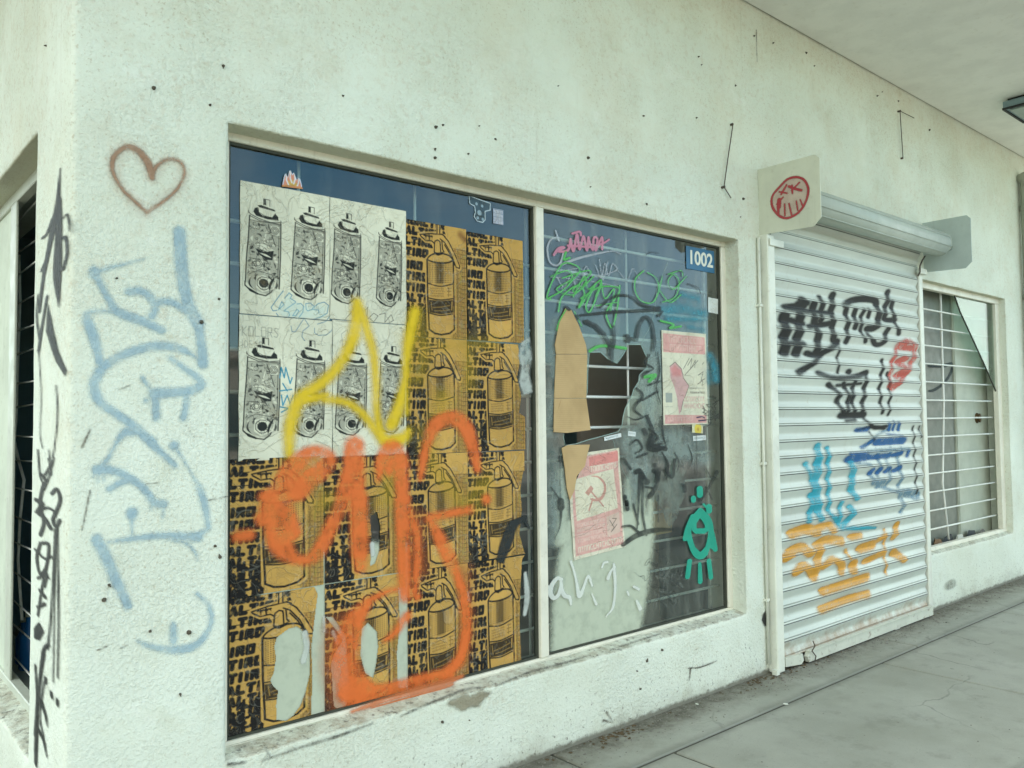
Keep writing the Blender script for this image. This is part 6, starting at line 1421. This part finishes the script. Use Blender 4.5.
# skirt strip beside the wall, then big slabs with joints as in the photograph
def strip(y0, y1, cuts):
    for p, q in zip(cuts[:-1], cuts[1:]): rects.append((p+GAP, q-GAP, y0+GAP, y1-GAP))
strip(-.37, .02, [-4, -1.6, .6, 2.75, 5.9, 8.6, 12, 16, 20, 40]) 
strip(-1.55, -.37, [-4, -2.2, -.2, 1.8, 3.2, 5.33, 7.4, 9.5, 12, 14.5, 17, 20, 40])
strip(-3.2, -1.55, [-4, -1.2, .9, 2.4, 4.5, 6.6, 8.8, 11, 14, 17, 20, 40])
rects += [(-4, CX-.05, .03, 4), (-4, CX-.05, 4.02, 9)]
pav = slab_mesh('pavement', rects, 0.0, .10, 'concrete')
slab_mesh('kerb', [(-4+2.0*i, -2.01+2.0*i, -3.35, -3.205) for i in range(22)], -.002, .2, 'kerb', .015)
slab_mesh('far_pavement', [(-40, 60, -16.5, -13.2)], -.01, .2, 'kerb', .015)
ms = MB()
for i in range(9): ms.box(-20+6*i, -17+6*i, -8.35, -8.25, -.161, -.156)
tag(ms.build('road_markings', mat_flat('road_paint', (.6, .6, .56), .8)), kind='structure')
# small rubble, leaves and grit along the foot of the wall
def scatter(name, n, fn, size, mat, flat=.5):
    m = MB(); r = np.random.RandomState(len(name)*7+n)
    for _ in range(n):
        x, y = fn(r); s = size(r); a = r.uniform(0, 6.28); k = r.randint(4, 7)
        top = [(s*math.cos(a+2*math.pi*i/k)*r.uniform(.5, 1), s*math.sin(a+2*math.pi*i/k)*r.uniform(.5, 1)) for i in range(k)]
        b = len(m.v); h = s*flat*r.uniform(.4, 1)
        m.v += [(x+p, y+q, .0005) for p, q in top]+[(x+p*.7, y+q*.7, .001+h*r.uniform(.6, 1)) for p, q in top]
        m.f += [tuple(range(b+k, b+2*k))]+[(b+i, b+(i+1) % k, b+k+(i+1) % k, b+k+i) for i in range(k)]
    return tag(m.build(name, mat), kind='stuff')
alongw = lambda r: (r.uniform(1, 9.5), -.012-abs(r.normal(0, .07)))
scatter('grit', 3200, lambda r: (r.uniform(1.5, 9.5), -.01-abs(r.normal(0, .10))), lambda r: r.uniform(.002, .007), 'debris')
scatter('rubble', 110, lambda r: ((r.uniform(4.5, 7.3) if r.rand() < .65 else r.uniform(2, 9)), -.09-abs(r.normal(0, .07))), lambda r: r.uniform(.006, .017), 'debris')
scatter('dead_leaves', 240, lambda r: (r.choice([r.uniform(2.2, 9), r.normal(3.15, .10), r.normal(4.9, .25), r.normal(4.45, .1)]), -.015-abs(r.normal(0, .05))), lambda r: r.uniform(.006, .016), 'leaf', .25)
scatter('loose_grit', 260, lambda r: (r.uniform(2, 9), r.uniform(-2.2, -.2)), lambda r: r.uniform(.002, .006), 'debris')
for i, (u, v, lab) in enumerate(((896, 629, 'flat white plaster chip lying before the shutter'), (880, 632, 'white plaster flake near the foot of the shutter'), (786, 705, 'white plaster chip alone on the pavement'), (697, 705, 'small white chip near the wall under the broken pane'))):
    p = pt(u, v, 2, 0); m = MB(); m.prism([(-.03, -.012), (.01, -.02), (.035, 0), (.02, .018), (-.02, .014)], lambda a, b, t: (a, b, .001+t+.12*a), .006)
    o = m.build('plaster_chip', 'trim'); o.location = (p[0], p[1], .004); o.rotation_euler = (0, 0, i*1.3); s = (1.2, .9, .5, .45)[i]; o.scale = (s, s, s); tag(o, lab, 'plaster chip', 'plaster chips on the pavement')

# ------------------------------------------------------------------ the other side of the street (seen in the glass)
def street_house(x, w, h, mat, label):
    r = empty('street_house', (x+w/2, -19, -.02)); tag(r, label, 'house', 'houses across the street')
    def pa(m, n, mt):
        o = m.build(n, mt, r); o.location = -r.location; return o
    pa(MB().box(x, x+w, -21, -17, -.02, h).box(x-.1, x+w+.1, -21.1, -16.85, h, h+.25), 'wall', mat)
    for i in range(int(w/3)):
        xx_ = x+1.2+3*i; pa(MB().box(xx_, xx_+1.3, -16.995, -16.9, 1.0, 2.4), 'window', 'winpane')
    pa(MB().box(x+.2, x+1.0, -16.995, -16.92, 0, 2.1), 'door', 'plank')
street_house(-22, 12, 3.4, 'wall2', 'low grey house across the street'); street_house(-8, 10, 4.2, 'wall3', 'ochre house across the street'); street_house(6, 14, 3.2, 'wall2', 'long low grey house across the street')

# ------------------------------------------------------------------ light
SUN_EL, SUN_AZ = 52.0, 28.0         # azimuth from +Y towards +X: the sun stands behind the shop
w = bpy.data.worlds.new('World'); S.world = w; w.use_nodes = True; nt = w.node_tree; nt.nodes.clear()
out = nt.nodes.new('ShaderNodeOutputWorld'); bg = nt.nodes.new('ShaderNodeBackground'); sky = nt.nodes.new('ShaderNodeTexSky')
sky.sky_type = 'NISHITA'; sky.sun_disc = False; sky.sun_elevation = R_(SUN_EL); sky.sun_rotation = R_(SUN_AZ); sky.dust_density = .3; sky.ozone_density = 2.5
tc = nt.nodes.new('ShaderNodeTexCoord')
sc = nt.nodes.new('ShaderNodeVectorMath'); sc.operation = 'MULTIPLY'; sc.inputs[1].default_value = (1, 1, 2.6); nt.links.new(tc.outputs['Generated'], sc.inputs[0])
cn = noise_n(nt, sc.outputs[0], 2.1, 7, .58, .3); dt = nt.nodes.new('ShaderNodeVectorMath'); dt.operation = 'DOT_PRODUCT'; nt.links.new(tc.outputs['Generated'], dt.inputs[0]); dt.inputs[1].default_value = (.56, -.78, .29)
gap = ramp(nt, dt.outputs['Value'], .84, .975)          # one clear blue gap in the cloud over the street
cl_ = math_n(nt, 'MULTIPLY', ramp(nt, math_n(nt, 'ADD', cn, .09), .42, .66), math_n(nt, 'SUBTRACT', 1.0, math_n(nt, 'MULTIPLY', gap, .74)))
skt = nt.nodes.new('ShaderNodeVectorMath'); skt.operation = 'MULTIPLY'; nt.links.new(sky.outputs[0], skt.inputs[0]); skt.inputs[1].default_value = (.62, 1.0, .98)
mixn = mixc(nt, math_n(nt, 'MULTIPLY', cl_, .92), skt.outputs[0], (6.0, 6.17, 5.7))
nt.links.new(mixn, bg.inputs[0]); bg.inputs[1].default_value = .13; nt.links.new(bg.outputs[0], out.inputs[0])
sl = bpy.data.lights.new('sun', 'SUN'); sl.energy = 3.6; sl.angle = R_(.5); sl.color = (1, .95, .87)
so = bpy.data.objects.new('sun', sl); COL.objects.link(so)
d = Vector((math.sin(R_(SUN_AZ))*math.cos(R_(SUN_EL)), math.cos(R_(SUN_AZ))*math.cos(R_(SUN_EL)), math.sin(R_(SUN_EL))))
so.rotation_euler = d.to_track_quat('Z', 'Y').to_euler(); so.location = (0, 10, 20)
S.view_settings.view_transform = 'Standard'; S.view_settings.look = 'None'; S.view_settings.gamma = 1; S.view_settings.use_curve_mapping = False
S.view_settings.exposure = 1.97
S.render.engine = 'CYCLES'; S.cycles.max_bounces = 8; S.cycles.transparent_max_bounces = 24; S.cycles.use_denoising = True
S.cycles.sample_clamp_indirect = 6
S.render.resolution_x = 1024; S.render.resolution_y = 768
